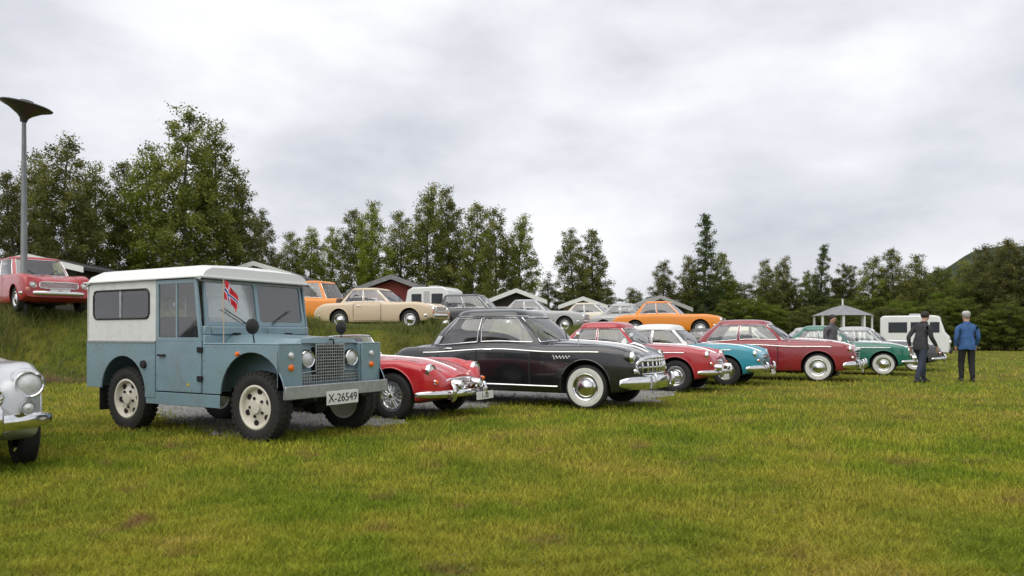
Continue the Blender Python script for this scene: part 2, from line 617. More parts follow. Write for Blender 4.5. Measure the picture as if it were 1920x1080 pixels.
class Car:
    def __init__(s, P):
        s.P = P
        W2 = P['W'] / 2
        wb, fo, ro = P['wb'], P['fo'], P['ro']
        s.xf, s.xr = wb / 2, -wb / 2
        s.xn, s.xt = s.xf + fo, s.xr - ro
        xn, xt, xf, xr = s.xn, s.xt, s.xf, s.xr
        bx = P.get('boxy', 0.0)          # 0 rounded, 1 square
        e = 0.62 + 0.26 * bx
        s.w = herm([(xt, W2 * e), (xt + 0.10, W2 * (0.82 + 0.12 * bx)), (xt + 0.42, W2 * (0.94 + 0.04 * bx)), (xr + 0.1, W2 * 0.99), (0, W2), (xf - 0.1, W2 * 0.985), (xn - 0.42, W2 * (0.935 + 0.04 * bx)), (xn - 0.12, W2 * (0.83 + 0.1 * bx)), (xn, W2 * (0.66 + 0.22 * bx))])
        fz, hz, tz, bz, nz = P['fend'], P['hood'], P['trunk'], P['belt'], P['nose']
        rf = P.get('rfend', fz - 0.02)
        s.zf = herm([(xt, P.get('tailz', nz) - 0.12), (xt + 0.12, rf - 0.14), (xt + 0.45, rf - 0.02), (xr, rf), (-0.15, bz - P.get('dip', 0.06)), (xf - 0.55, fz), (xf + 0.1, fz + 0.005), (xn - 0.35, fz - 0.03), (xn - 0.10, fz - 0.12), (xn, nz - 0.10)])
        cx, rx = P['cowl'], P['rear']
        s.zh = herm([(xt, P.get('tailz', nz)), (xt + 0.12, tz - 0.13), (xt + 0.4, tz - 0.03), (rx - 0.12, tz), (rx + 0.25, bz - 0.18), (cx - 0.3, bz - 0.18), (cx + 0.02, hz), (xf, hz - 0.035), (xn - 0.4, hz - 0.09), (xn - 0.10, hz - 0.19), (xn, nz)])
        zb = P.get('sill', 0.24)
        s.zb = herm([(xt, zb + 0.12), (xt + 0.4, zb + 0.03), (xr, zb), (xf, zb), (xn - 0.35, zb + 0.03), (xn, zb + 0.13)])
        s.val = P.get('valley', 0.03)

    def ctrl(s, x):
        w, zf, zh, zb = s.w(x), s.zf(x), s.zh(x), s.zb(x)
        H = zf - zb
        v = s.val
        tb = s.P.get('tumble', 0.0)
        return [(0.80 * w, zb), (0.95 * w, zb + 0.025), (0.99 * w, zb + 0.25 * H), (w, zb + 0.52 * H), ((0.992 - tb * .3) * w, zb + 0.78 * H), ((0.965 - tb) * w, zb + 0.93 * H), (0.88 * w, zf), (0.77 * w, zf - 0.004), (0.64 * w, zf + (zh - zf) * 0.40 - v), (0.50 * w, zf + (zh - zf) * 0.72 - v * 0.5), (0.33 * w, zh - 0.018), (0.16 * w, zh - 0.004), (0, zh)]

    def surf(s, x, t, side=1):
        c = s.ctrl(x)
        i = min(max(int(math.floor(t)), 0), 11)
        f = t - i
        p1, p2 = c[i], c[i + 1]
        p0 = c[i - 1] if i > 0 else (2 * p1[0] - p2[0], 2 * p1[1] - p2[1])
        p3 = c[i + 2] if i < 11 else (-c[11][0], c[11][1])
        r = []
        for k in (0, 1):
            r.append(0.5 * (2 * p1[k] + (p2[k] - p0[k]) * f + (2 * p0[k] - 5 * p1[k] + 4 * p2[k] - p3[k]) * f * f + (-p0[k] + 3 * p1[k] - 3 * p2[k] + p3[k]) * f**3))
        return Vector((x, side * r[0], r[1]))

    def nrm(s, x, t, side):
        a = s.surf(x + 0.01, t, side) - s.surf(x - 0.01, t, side)
        b = s.surf(x, min(t + 0.05, 12), side) - s.surf(x, max(t - 0.05, 0), side)
        n = a.cross(b).normalized()
        c = Vector((0, side, 0.6))
        return n if n.dot(c) > 0 else -n

    def tz(s, x, z):
        lo, hi = 0.0, 6.0
        for _ in range(24):
            m = (lo + hi) / 2
            if s.surf(x, m).z < z:
                lo = m
            else:
                hi = m
        return (lo + hi) / 2

    def patch(s, x0, x1, z0f, z1f, side, off, grow=0.0, nx=10, nz=6, skirt=True):
        mb = MB()
        P = []
        for i in range(nx + 1):
            x = x0 - grow + (x1 - x0 + 2 * grow) * i / nx
            row = []
            za, zb_ = (z0f(x) if callable(z0f) else z0f) - grow, (z1f(x) if callable(z1f) else z1f) + grow
            ta, tb = s.tz(x, za), s.tz(x, zb_)
            for j in range(nz + 1):
                t = ta + (tb - ta) * j / nz
                o = off
                if skirt and (i in (0, nx) or j in (0, nz)):
                    o = off * 0.2
                row.append(tuple(s.surf(x, t, side) + s.nrm(x, t, side) * o))
            P.append(row)
        mb.grid(P)
        return mb


INT_MATS = None


def perim(cx, a, b, t, n):
    c, sn = math.cos(t), math.sin(t)
    D = (abs(c) ** n + abs(sn) ** n) ** (1 / n)
    return (cx + a * c / D, b * sn / D)


def build_car(P, name, label, loc, rz, cat='car', group=None, near=True):
    c = Car(P)
    root = thing(name, label, cat, loc, rz, group)
    pm = P['paint']
    roofm = P.get('roofpaint', pm)
    W2 = P['W'] / 2
    wr = P.get('wheel_r', 0.33)
    ww = P.get('wheel_w', 0.16)
    # ---- body shell
    M = 46 if near else 30
    xs = [c.xt + (c.xn - c.xt) * (0.5 - 0.5 * math.cos(math.pi * (i / (M - 1)))) * 0.55 + 0.45 * (c.xn - c.xt) * i / (M - 1) for i in range(M)]
    sub = 3 if near else 2
    ts = [i / sub for i in range(12 * sub + 1)]
    rings = []
    for x in xs:
        left = [tuple(c.surf(x, t, 1)) for t in ts]
        right = [tuple(c.surf(x, t, -1)) for t in ts[:-1]][::-1]
        rings.append(left + right)
    mb = MB()
    mb.loft(rings)
    me = mb.mesh('body')
    recalc(me)
    tmp = bpy.data.objects.new('tmp_body', me)
    COL.objects.link(tmp)
    me.materials.append(pm)
    me.materials.append(DARK)
    me.materials.append(INTER)
    cut = MB()
    ra = wr * P.get('arch', 1.16)
    for x in (c.xf, c.xr):
        for sd in (-1, 1):
            rr = ra if not (x == c.xr and P.get('spat')) else wr * 0.95
            zz = wr + 0.02
            cut.lathe([(0, sd * (W2 - 0.34)), (rr, sd * (W2 - 0.34)), (rr, sd * (W2 + 0.3)), (0, sd * (W2 + 0.3))], 36, 'y', (x, 0, zz))
    cm = cut.mesh('cut')
    bmx = bmesh.new()
    bmx.from_mesh(cm)
    bmesh.ops.remove_doubles(bmx, verts=bmx.verts, dist=1e-5)
    bmesh.ops.recalc_face_normals(bmx, faces=bmx.faces)
    bmx.to_mesh(cm)
    bmx.free()
    cm.materials.append(pm)
    cm.materials.append(DARK)
    cm.polygons.foreach_set('material_index', [1] * len(cm.polygons))
    co = bpy.data.objects.new('tmp_cut', cm)
    COL.objects.link(co)
    bo = tmp.modifiers.new('b', 'BOOLEAN')
    bo.object = co
    bo.operation = 'DIFFERENCE'
    bo.solver = 'EXACT'
    bo.material_mode = 'TRANSFER'
    dg = bpy.context.evaluated_depsgraph_get()
    body = bpy.data.meshes.new_from_object(tmp.evaluated_get(dg))
    bpy.data.objects.remove(tmp)
    bpy.data.objects.remove(co)
    # interior floor under the glasshouse
    ccx, ca = (P['cowl'] + P['rear']) / 2, (P['cowl'] - P['rear']) / 2
    for p in body.polygons:
        q = p.center
        if p.normal.z > 0.3 and abs((q.x - ccx) / (ca * 0.93)) ** 4 + abs(q.y / (W2 * 0.82)) ** 4 < 1 and q.z > P['belt'] - 0.35:
            p.material_index = 2
    smooth(body, 32)
    body.name = name + '_body'
    bobj = put('body', body, None, root)
    # arch lips
    if near:
        for x in (c.xf, c.xr):
            for sd in (-1, 1):
                if x == c.xr and P.get('spat'):
                    continue
                pts = []
                for k in range(19):
                    a = R(-8 + 196 * k / 18)
                    px, pz = x + (ra + 0.004) * math.cos(a), wr + 0.02 + (ra + 0.004) * math.sin(a)
                    if pz < c.zb(px) + 0.05:
                        continue
                    t = c.tz(px, pz)
                    pts.append(tuple(c.surf(px, t, sd) + c.nrm(px, t, sd) * 0.002))
                put('arch_lip', MB().tube(pts, 0.011, 6), pm, root)
    # ---- glasshouse
    open_top = P.get('open', False)
    bz, rzf = P['belt'], P['roof']
    if not open_top:
        nb, nr = P.get('nb', 4.6), P.get('nr', 3.4)
        bb = W2 * P.get('bw', 0.86)
        rb = W2 * P.get('rw', 0.66)
        rcx, ra_ = (P['rcowl'] + P['rrear']) / 2, (P['rcowl'] - P['rrear']) / 2
        bul = P.get('bulge', 0.035)

        def gp(t, v):
            x0, y0 = perim(ccx, ca, bb, t, nb)
            x1, y1 = perim(rcx, ra_, rb, t, nr)
            zc0 = (P['hood'] if x0 > ccx else P['trunk']) - 0.03
            zs0 = c.zf(x0) - 0.02
            qq = min(1, abs(y0) / bb) ** 3
            zb0 = zc0 + (zs0 - zc0) * qq
            k = math.sin(math.pi * v)
            nx_, ny_ = math.cos(t), math.sin(t)
            return (x0 + (x1 - x0) * v + nx_ * bul * k, y0 + (y1 - y0) * v + ny_ * bul * k, zb0 + (rzf - P['crown'] - zb0) * v)
        A0, A1 = R(P.get('A0', 41.5)), R(P.get('A1', 47))
        C0, C1 = R(P.get('C0', 127)), R(P.get('C1', 146))
        Bs = [R(b) for b in P.get('B', (91,))]
        roof = MB()
        seg = 20 if near else 12

        def strip(t0, t1, v0, v1, n, off=0.0, nv=7):
            rows = []
            for i in range(n + 1):
                t = t0 + (t1 - t0) * i / n
                row = []
                for j in range(nv + 1):
                    v = v0 + (v1 - v0) * j / nv
                    p = gp(t, v)
                    row.append((p[0] + math.cos(t) * off, p[1] + math.sin(t) * off, p[2]))
                rows.append(row)
            return rows
        # roof skin
        N = 72
        rr_ = []
        for k, zf_ in ((1.0, 0.0), (0.97, 0.35), (0.90, 0.62), (0.75, 0.83), (0.5, 0.95), (0.25, 0.99)):
            ring = []
            for i in range(N):
                t = 2 * math.pi * i / N
                x1, y1, z1 = gp(t, 1.0)
                ring.append((rcx + (x1 - rcx) * k, y1 * k, z1 + P['crown'] * zf_))
            rr_.append(ring)
        roof.loft(rr_, True, False)
        base = len(roof.v)
        roof.v.append((rcx, 0, rzf))
        for i in range(N):
            roof.f.append((base - N + i, base - N + (i + 1) % N, base))
            roof.m.append(0)
        # header band
        ring0 = [gp(2 * math.pi * i / N, 0.93) for i in range(N)]
        ring1 = [gp(2 * math.pi * i / N, 1.0) for i in range(N)]
        roof.loft([ring0, ring1], True, False)
        sill0 = [gp(2 * math.pi * i / N, -0.02) for i in range(N)]
        sill1 = [gp(2 * math.pi * i / N, 0.07) for i in range(N)]
        pil = [(A0, A1), (C0, C1)] + [(b - R(1.3), b + R(1.3)) for b in Bs]
        for (a, b) in pil:
            for sg in (1, -1):
                roof.grid(strip(sg * a, sg * b, 0.0, 0.96, 5))
        put('roof', roof, roofm, root, ang=50)
        put('window_sill', MB().loft([sill0, sill1], True, False), pm, root, ang=50)
        put('windscreen', MB().grid(strip(-A0, A0, 0.05, 0.95, seg, -0.004)), GLASS, root)
        put('rear_window', MB().grid(strip(C1, 2 * math.pi - C1, 0.05, 0.95, seg, -0.004)), GLASS, root)
        edges = [A1] + [q for b in Bs for q in (b - R(1.3), b + R(1.3))] + [C0]
        for sg in (1, -1):
            for k in range(0, len(edges), 2):
                put('side_window', MB().grid(strip(sg * edges[k], sg * edges[k + 1], 0.05, 0.95, 10, -0.004)), GLASS, root)
                if P.get('trimchrome', True):
                    e0, e1 = edges[k] + R(0.5), edges[k + 1] - R(0.5)
                    loop = [gp(sg * e0, 0.09), gp(sg * e0, 0.5), gp(sg * e0, 0.90)] + [gp(sg * (e0 + (e1 - e0) * i / 8), 0.92) for i in range(9)] + [gp(sg * e1, 0.9), gp(sg * e1, 0.5), gp(sg * e1, 0.09)] + [gp(sg * (e1 + (e0 - e1) * i / 8), 0.08) for i in range(9)]
                    loop = [(q[0], q[1] + sg * 0.006, q[2]) for q in loop]
                    put('window_trim', MB().tube(loop, 0.009, 5), CHROME, root)
        loop = [gp(-A0 + 2 * A0 * i / 20, 0.06) for i in range(21)] + [gp(A0 - 2 * A0 * i / 20, 0.93) for i in range(21)]
        loop = [(q[0] + 0.006, q[1], q[2]) for q in loop] + [(loop[0][0] + 0.006, loop[0][1], loop[0][2])]
        put('windscreen_trim', MB().tube(loop, 0.010, 5), CHROME if P.get('trimchrome', True) else SEAL, root)
        gut = [gp(R(28) + R(124) * i / 24, 0.985) for i in range(25)]
        for sg in (1, -1):
            put('drip_rail', MB().tube([(q[0], sg * (q[1] + 0.006), q[2]) for q in gut], 0.008, 5), CHROME if P.get('railchrome') else roofm, root)
        if near:
            for sg in (1, -1):
                w0 = gp(sg * R(12), 0.07)
                w1 = gp(sg * R(30), 0.42)
                put('wiper', MB().tube([(w0[0] + 0.02, w0[1], w0[2]), (w1[0] + 0.015, w1[1], w1[2])], 0.006, 5), SEAL, root)
        if P.get('louvres'):
            for k in range(5):
                for sg in (1, -1):
                    t = C0 + R(1.0 + 1.3 * k)
                    put('pillar_louvre', MB().tube([tuple(Vector(gp(sg * t, v)) + Vector((0, sg * 0.006, 0))) for v in (0.08, 0.22, 0.36)], 0.009, 5), CHROME, root)
    else:
        # low roadster screen with frame, and cockpit
        cx = P['cowl']
        Ws = W2 * 0.74
        pts = []
        for i in range(17):
            y = -Ws + 2 * Ws * i / 16
            k = (abs(y) / Ws) ** 2.4
            pts.append((y, k))
        b0 = [(cx - 0.05 - 0.20 * k, y, P['hood'] - 0.03 - 0.04 * k) for y, k in pts]
        b1 = [(cx - 0.30 - 0.20 * k, y * 0.93, P['roof'] - 0.02 - 0.03 * k) for y, k in pts]
        put('windscreen', MB().grid([b0, b1]), GLASS, root)
        put('windscreen_frame', MB().tube(b0 + b1[::-1] + [b0[0]], 0.014, 6), CHROME, root)
        put('rear_view_mirror', MB().box(cx - 0.30, cx - 0.28, -0.10, 0.10, P['roof'] - 0.12, P['roof'] - 0.06), SEAL, root, bevel=0.008)
        rimp = [tuple(c.surf(x, 6.3, sg)) for sg, rg in ((1, np.linspace(cx - 0.25, P['rear'], 12)), (-1, np.linspace(P['rear'], cx - 0.25, 12))) for x in rg]
        put('cockpit_rim', MB().tube([(p[0], p[1] * 0.86, p[2] + 0.012) for p in rimp], 0.025, 8), LEATHER, root)
        hd = []
        for i in range(7):
            x = P['rear'] + 0.10 - 0.30 * i / 6
            z = P['belt'] + 0.09 * math.sin(math.pi * i / 6)
            hd.append([(x, -W2 * 0.62 + W2 * 1.24 * j / 8, z) for j in range(9)])
        put('folded_hood', MB().grid(hd), SEAL, root)
    # ---- seats and wheel
    if near:
        sx = P['cowl'] - 0.95
        for (px, py) in ((sx, 0.33), (sx, -0.33)) + (() if open_top else ((sx - 0.85, 0.0),)):
            wd = 0.25 if py else 0.55
            st = put('seat', MB().box(px - 0.22, px + 0.26, py - wd, py + wd, bz - 0.45, bz - 0.22), LEATHER, root, bevel=0.05)
            put('seat_back', MB().box(px - 0.34, px - 0.18, py - wd, py + wd, bz - 0.40, bz + 0.12), LEATHER, st, bevel=0.05)
        so = put('steering_wheel', MB().lathe([(0.19 + 0.012 * math.cos(a), 0.012 * math.sin(a)) for a in np.linspace(0, 2 * math.pi, 8, endpoint=False)], 24, 'x', closed=True), SEAL, root, loc=(P['cowl'] - 0.52, 0.33, bz + 0.02), rot=(0, R(-28), 0))
        put('spokes', MB().box(-0.006, 0.006, -0.18, 0.18, -0.012, 0.012).box(-0.006, 0.006, -0.012, 0.012, -0.18, 0.0), SEAL, so)
    # ---- doors, bonnet lines, handles
    if near:
        doors = P.get('doors', ((P['cowl'] - 1.15, P['cowl'] - 0.12),))
        for sg in (1, -1):
            for (d0, d1) in doors:
                zlo = lambda x: c.zb(x) + 0.07
                zhi = lambda x: c.zb(x) + 0.93 * (c.zf(x) - c.zb(x))
                put('door_gap', c.patch(d0, d1, zlo, zhi, sg, 0.0015, 0.010, skirt=False), SEAL, root, fix=False)
                dr = put('door', c.patch(d0, d1, zlo, zhi, sg, 0.005), pm, root, fix=False)
                hx = d0 + 0.12
                t = c.tz(hx, bz - 0.16)
                q = [c.surf(hx + k * 0.055, t, sg) + c.nrm(hx, t, sg) * (0.012 if k in (0, 3) else 0.035) for k in range(4)]
                put('door_handle', MB().tube([tuple(p) for p in q], 0.011, 6), CHROME, dr)
        for sg in (1, -1):
            pts = [tuple(c.surf(x, P.get('bonnet_t', 8.6), sg) + Vector((0, 0, 0.001))) for x in np.linspace(P['cowl'] + 0.06, c.xn - 0.12, 16)]
            put('bonnet_gap', MB().tube(pts, 0.005, 5), SEAL, root)
        pts = [tuple(c.surf(x, 12, 1) + Vector((0, 0, 0.004))) for x in np.linspace(P['cowl'] + 0.10, c.xn - 0.10, 14)]
        put('bonnet_trim', MB().tube(pts, 0.010, 6), CHROME, root)
    for (t0, x0, x1, r) in P.get('trims', ()):
        for sg in (1, -1):
            pts = [tuple(c.surf(x, t0, sg) + c.nrm(x, t0, sg) * 0.006) for x in np.linspace(x0, x1, 22)]
            put('side_trim', MB().tube(pts, r, 6), CHROME, root)
    # ---- front end
    hx, hy, hz_, hr = P['lamp']
    hx = c.xn + hx
    for sg in (1, -1):
        headlight(root, hx, sg * hy, hz_, hr, pm, P.get('podlen', 0.3))
    if P.get('lamp2'):
        lx, ly, lz, lr = P['lamp2']
        for sg in (1, -1):
            headlight(root, c.xn + lx, sg * ly, lz, lr, CHROME if P.get('fogpod', True) else None, 0.12, name='fog_lamp')
    if P.get('ind'):
        ix, iy, iz, ir, im = P['ind']
        for sg in (1, -1):
            small_lamp(root, c.xn + ix, sg * iy, iz, ir, im)
    grille(root, c, P)
    bump(root, c, P)
    # rear lamps, bumper
    for sg in (1, -1):
        small_lamp(root, c.xt + 0.03, sg * W2 * 0.62, P['trunk'] - 0.25, 0.05, REDLENS, 'x', -1, 'tail_lamp')
    # ---- wheels
    tr = W2 - ww / 2 - 0.05
    for x in (c.xf, c.xr):
        for sg in (-1, 1):
            wheel(root, x, sg * tr, wr, ww, P.get('wstyle', 'hubcap'), sg, P.get('rim'), P.get('white', False))
    put('axle', MB().tube([(c.xf, -tr, wr), (c.xf, tr, wr)], 0.03, 6), DARK, root)
    put('axle', MB().tube([(c.xr, -tr, wr), (c.xr, tr, wr)], 0.04, 6), DARK, root)
    put('underbody', MB().box(c.xr - 0.1, c.xf + 0.2, -0.35, 0.35, 0.20, 0.30), DARK, root)
    if P.get('mirror') and near:
        for sg in (-1,):
            mx_ = c.xf - 0.15
            b = c.surf(mx_, 6.2, sg)
            put('wing_mirror', MB().tube([tuple(b), (b.x, b.y, b.z + 0.13)], 0.007, 6).lathe([(0, 0.03), (0.045, 0.015), (0.055, -0.01), (0, -0.012)], 16, 'x', (b.x, b.y, b.z + 0.16)), CHROME, root)
    if P.get('plate'):
        px, py, pz = P['plate'][1:4]
        plate(root, P['plate'][0], c.xn + px, py, pz, white=P['plate'][4])
    return root, c


def grille(root, c, P):
    g = P.get('grille', 'horizontal')
    x = c.xn + 0.004
    z0, z1, hw = P['gz0'], P['gz1'], P['gw']
    zc, hh = (z0 + z1) / 2, (z1 - z0) / 2
    gx = P.get('gx', 0.0)
    x += gx
    n = P.get('gexp', 3.0)

    def ov(t, k=1.0):
        cc, s = math.cos(t), math.sin(t)
        return (k * hw * math.copysign(abs(cc) ** (2 / n), cc), zc + k * hh * math.copysign(abs(s) ** (2 / n), s))
    N = 36
    pl = [ov(2 * math.pi * i / N) for i in range(N)]
    bk = P.get('gbow', 0.03)

    def bow(y):
        return -bk * (y / hw) ** 2
    go = put('grille', MB().loft([[(x - 0.05 + bow(y), y, z) for y, z in pl], [(x + bow(y), y, z) for y, z in pl]]), DARK, root)
    put('surround', MB().tube([(x + 0.004 + bow(y), y, z) for y, z in pl + pl[:1]], P.get('gsur', 0.016), 8), CHROME if P.get('gchrome', True) else SEAL, go)
    bars = MB()
    if g in ('vertical',):
        k = int(hw * 2 / P.get('gstep', 0.035))
        for i in range(k):
            y = -hw + (i + 0.5) * 2 * hw / k
            h = hh * max(0, 1 - abs(y / hw) ** n) ** (1 / n) * 0.97
            nb = MB().tube([(x + 0.010 + bow(y), y, zc - h), (x + 0.016 + bow(y), y, zc), (x + 0.010 + bow(y), y, zc + h)], 0.006, 5)
            put('bar', nb, CHROME, go)
    elif g == 'teeth':
        for i in range(P.get('gbars', 3)):
            z = z0 + (i + 0.5) * (z1 - z0) / P.get('gbars', 3)
            yy = hw * max(0, 1 - abs((z - zc) / hh) ** n) ** (1 / n) * 0.97
            put('bar', MB().tube([(x + 0.025 + bow(y), y, z) for y in np.linspace(-yy, yy, 15)], 0.020, 8), CHROME, go)
        for i in range(9):
            y = -hw * 0.84 + i * hw * 1.68 / 8
            h = hh * max(0, 1 - abs(y / hw) ** n) ** (1 / n) * 0.95
            put('tooth', MB().tube([(x + 0.02 + bow(y), y, zc - h), (x + 0.036 + bow(y), y, zc), (x + 0.02 + bow(y), y, zc + h)], [0.012, 0.020, 0.012], 8), CHROME, go)
    else:
        k = P.get('gbars', 6)
        for i in range(k):
            z = z0 + (i + 0.5) * (z1 - z0) / k
            yy = hw * max(0, 1 - abs((z - zc) / hh) ** n) ** (1 / n) * 0.97
            put('bar', MB().tube([(x + 0.012 + bow(y), y, z) for y in np.linspace(-yy, yy, 11)], 0.007, 6), CHROME, go)


def bump(root, c, P):
    if P.get('nobump'):
        return
    bz = P.get('bz', 0.42)
    hb = P.get('bh', 0.055)
    for (xe, sgn, nm) in ((c.xn, 1, 'bumper'), (c.xt, -1, 'bumper')):
        off = P.get('boff', 0.09)
        hw = P['W'] / 2 * P.get('bwid', 0.99)
        rings = []
        for i in range(29):
            y = -hw + 2 * hw * i / 28
            k = abs(y) / hw
            x = xe + sgn * (off - (0.16 + P.get('bcurve', 0.12)) * k ** 3.2 - 0.05 * k * k)
            hs = hb * (1 - 0.45 * max(0, (k - 0.82) / 0.18) ** 2)
            ring = []
            for j in range(10):
                a = 2 * math.pi * j / 10
                ring.append((x + sgn * 0.028 * math.cos(a), y, bz + hs * math.sin(a)))
            rings.append(ring)
        o = put(nm, MB().loft(rings), CHROME, root, ang=60)
        for sg in (1, -1):
            yo = sg * P.get('ovr', 0.38)
            if P.get('ovr', 0.38):
                put('overrider', MB().loft([[(xe + sgn * (off - 0.01 + 0.05 * q) + 0.030 * math.cos(a), yo + 0.036 * math.sin(a) * (0.6 + 0.4 * q), bz + zz) for a in np.linspace(0, 2 * math.pi, 9, endpoint=False)] for zz, q in ((-0.10, 0.3), (-0.05, 1), (0.05, 1), (0.11, 0.8), (0.14, 0.2))]), CHROME, o, ang=60)
        put('bumper_bracket', MB().box(min(xe - sgn * 0.2, xe + sgn * (off - 0.03)), max(xe - sgn * 0.2, xe + sgn * (off - 0.03)), -0.36, -0.30, bz - 0.02, bz + 0.02).box(min(xe - sgn * 0.2, xe + sgn * (off - 0.03)), max(xe - sgn * 0.2, xe + sgn * (off - 0.03)), 0.30, 0.36, bz - 0.02, bz + 0.02), DARK, o)


# ================================================================== SETTING
def interp(x, pts):
    return np.interp(x, [p[0] for p in pts], [p[1] for p in pts])


TOE = [(-60, 10), (-30, 13), (-13, 17.3), (-8, 19.0), (-4, 21.0), (4, 26), (12, 34), (25, 50), (60, 90)]
BH = [(-60, 1.8), (-13, 1.72), (-8, 1.5), (-4, 1.30), (4, 1.20), (10, 0.95), (16, 0.5), (26, 0.1), (60, 0.0)]


def hgt(X, Y):
    X, Y = np.asarray(X, float), np.asarray(Y, float)
    d = (Y - interp(X, TOE)) * 0.85
    t = np.clip(d / 2.0, 0, 1)
    s = t * t * (3 - 2 * t)
    far = np.clip((Y - 60) / 60, 0, 1)
    nz = 0.03 * np.sin(X * 1.3 + 0.7 * Y) * np.sin(Y * 0.9 - X * 0.4)
    return interp(X, BH) * s + nz * s


def axis_pts(a, b, step, lim):
    p = list(np.arange(a, b, step))
    q, s = b, step
    out = []
    while q < lim:
        out.append(q)
        s *= 1.22
        q += s
    return p + out + [lim]


yp = [-40, -20, -8] + axis_pts(-2, 56, 0.42, 2400)
xr_ = axis_pts(0, 30, 0.5, 2400)
xp = [-x for x in xr_[:0:-1]] + xr_
GX, GY = np.meshgrid(np.array(xp), np.array(yp))
GZ = hgt(GX, GY)
ny, nx = GX.shape
V = np.stack([GX, GY, GZ], -1).reshape(-1, 3)
idx = np.arange(ny * nx).reshape(ny, nx)
F = np.stack([idx[:-1, :-1], idx[:-1, 1:], idx[1:, 1:], idx[1:, :-1]], -1).reshape(-1, 4)
gme = bpy.data.meshes.new('ground')
gme.from_pydata(V.tolist(), [], F.tolist())
smooth(gme, 60)


def grass_nodes(t, bright=1.0):
    """returns a colour socket: lawn green with straw and brown patches, by place"""
    tcn = t.nodes.new('ShaderNodeTexCoord')

    def nz(sc, det=4, ro=0.55):
        n = t.nodes.new('ShaderNodeTexNoise')
        n.inputs['Scale'].default_value = sc
        n.inputs['Detail'].default_value = det
        n.inputs['Roughness'].default_value = ro
        t.links.new(tcn.outputs['Object'], n.inputs['Vector'])
        return n.outputs['Fac']

    def ramp(fac, stops):
        r = t.nodes.new('ShaderNodeValToRGB')
        el = r.color_ramp.elements
        while len(el) < len(stops):
            el.new(0.5)
        for e, (p, c) in zip(el, stops):
            e.position = p
            e.color = (*[x * bright for x in c], 1)
        t.links.new(fac, r.inputs['Fac'])
        return r.outputs['Color']
    base = ramp(nz(0.9, 6, 0.62), [(0.27, (0.090, 0.145, 0.014)), (0.44, (0.150, 0.195, 0.022)), (0.58, (0.235, 0.240, 0.034)), (0.74, (0.300, 0.235, 0.070))])
    big = nz(0.22, 3, 0.5)
    br = ramp(nz(1.9, 5, 0.5), [(0.60, (0, 0, 0)), (0.76, (0.75, 0.75, 0.75))])
    mx = t.nodes.new('ShaderNodeMixRGB')
    mx.inputs[2].default_value = (0.17 * bright, 0.105 * bright, 0.055 * bright, 1)
    t.links.new(br, mx.inputs[0])
    t.links.new(base, mx.inputs[1])
    wr_ = ramp(big, [(0.42, (0, 0, 0)), (0.72, (0.38 / bright, 0.38 / bright, 0.38 / bright))])
    m2 = t.nodes.new('ShaderNodeMixRGB')
    m2.inputs[2].default_value = (0.30 * bright, 0.215 * bright, 0.060 * bright, 1)
    t.links.new(wr_, m2.inputs[0])
    t.links.new(mx.outputs[0], m2.inputs[1])
    return m2.outputs[0], tcn


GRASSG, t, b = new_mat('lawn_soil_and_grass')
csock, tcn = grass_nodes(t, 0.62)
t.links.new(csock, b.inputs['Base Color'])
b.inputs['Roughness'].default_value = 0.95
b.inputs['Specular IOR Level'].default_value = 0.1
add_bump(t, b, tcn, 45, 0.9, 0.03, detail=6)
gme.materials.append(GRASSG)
ground = bpy.data.objects.new('ground', gme)
COL.objects.link(ground)
struct(ground)

# gravel apron under the cars
GRAV = [(-3.5, 8.9), (-2.9, 8.2), (-2.3, 9.1), (-1.7, 9.5), (-0.9, 11.2), (-0.2, 12.4), (0.7, 12.8), (1.9, 12.2), (2.7, 13.3), (3.4, 15.2), (4.6, 17.6), (4.2, 20.5), (0.0, 20.5), (-4.0, 17.5), (-6.5, 13.5), (-5.0, 10.6)]


def in_poly(px, py, poly):
    px, py = np.asarray(px), np.asarray(py)
    r = np.zeros(px.shape, bool)
    j = len(poly) - 1
    for i in range(len(poly)):
        xi, yi = poly[i]
        xj, yj = poly[j]
        c = ((yi > py) != (yj > py)) & (px < (xj - xi) * (py - yi) / (yj - yi + 1e-12) + xi)
        r ^= c
        j = i
    return r


def wobble(poly, amp, n=14):
    out = []
    for i in range(len(poly)):
        a, b_ = Vector(poly[i]), Vector(poly[(i + 1) % len(poly)])
        for k in range(n):
            p = a.lerp(b_, k / n)
            d = (b_ - a).normalized()
            nn = Vector((-d.y, d.x))
            q = p + nn * amp * (math.sin(p.x * 5.1 + p.y * 3.3) * 0.6 + math.sin(p.x * 13 - p.y * 9) * 0.4 + random.uniform(-0.35, 0.35))
            out.append((q.x, q.y))
    return out


GP = wobble(GRAV, 0.26)
bm = bmesh.new()
vv = [bm.verts.new((x, y, 0.006)) for x, y in GP]
bm.faces.new(vv)
bmesh.ops.triangulate(bm, faces=bm.faces)
gm2 = bpy.data.meshes.new('gravel_apron')
bm.to_mesh(gm2)
bm.free()
GRAVM, t, b = new_mat('grey_gravel')
n, r, tcn = noise_mix(t, b, (0.10, 0.098, 0.10), (0.34, 0.33, 0.33), 38, 0.3, 0.7, 8, rough=0.75)
b.inputs['Roughness'].default_value = 0.95
add_bump(t, b, tcn, 60, 0.8, 0.02, detail=6)
gm2.materials.append(GRAVM)
go = bpy.data.objects.new('gravel', gm2)
COL.objects.link(go)
struct(go)

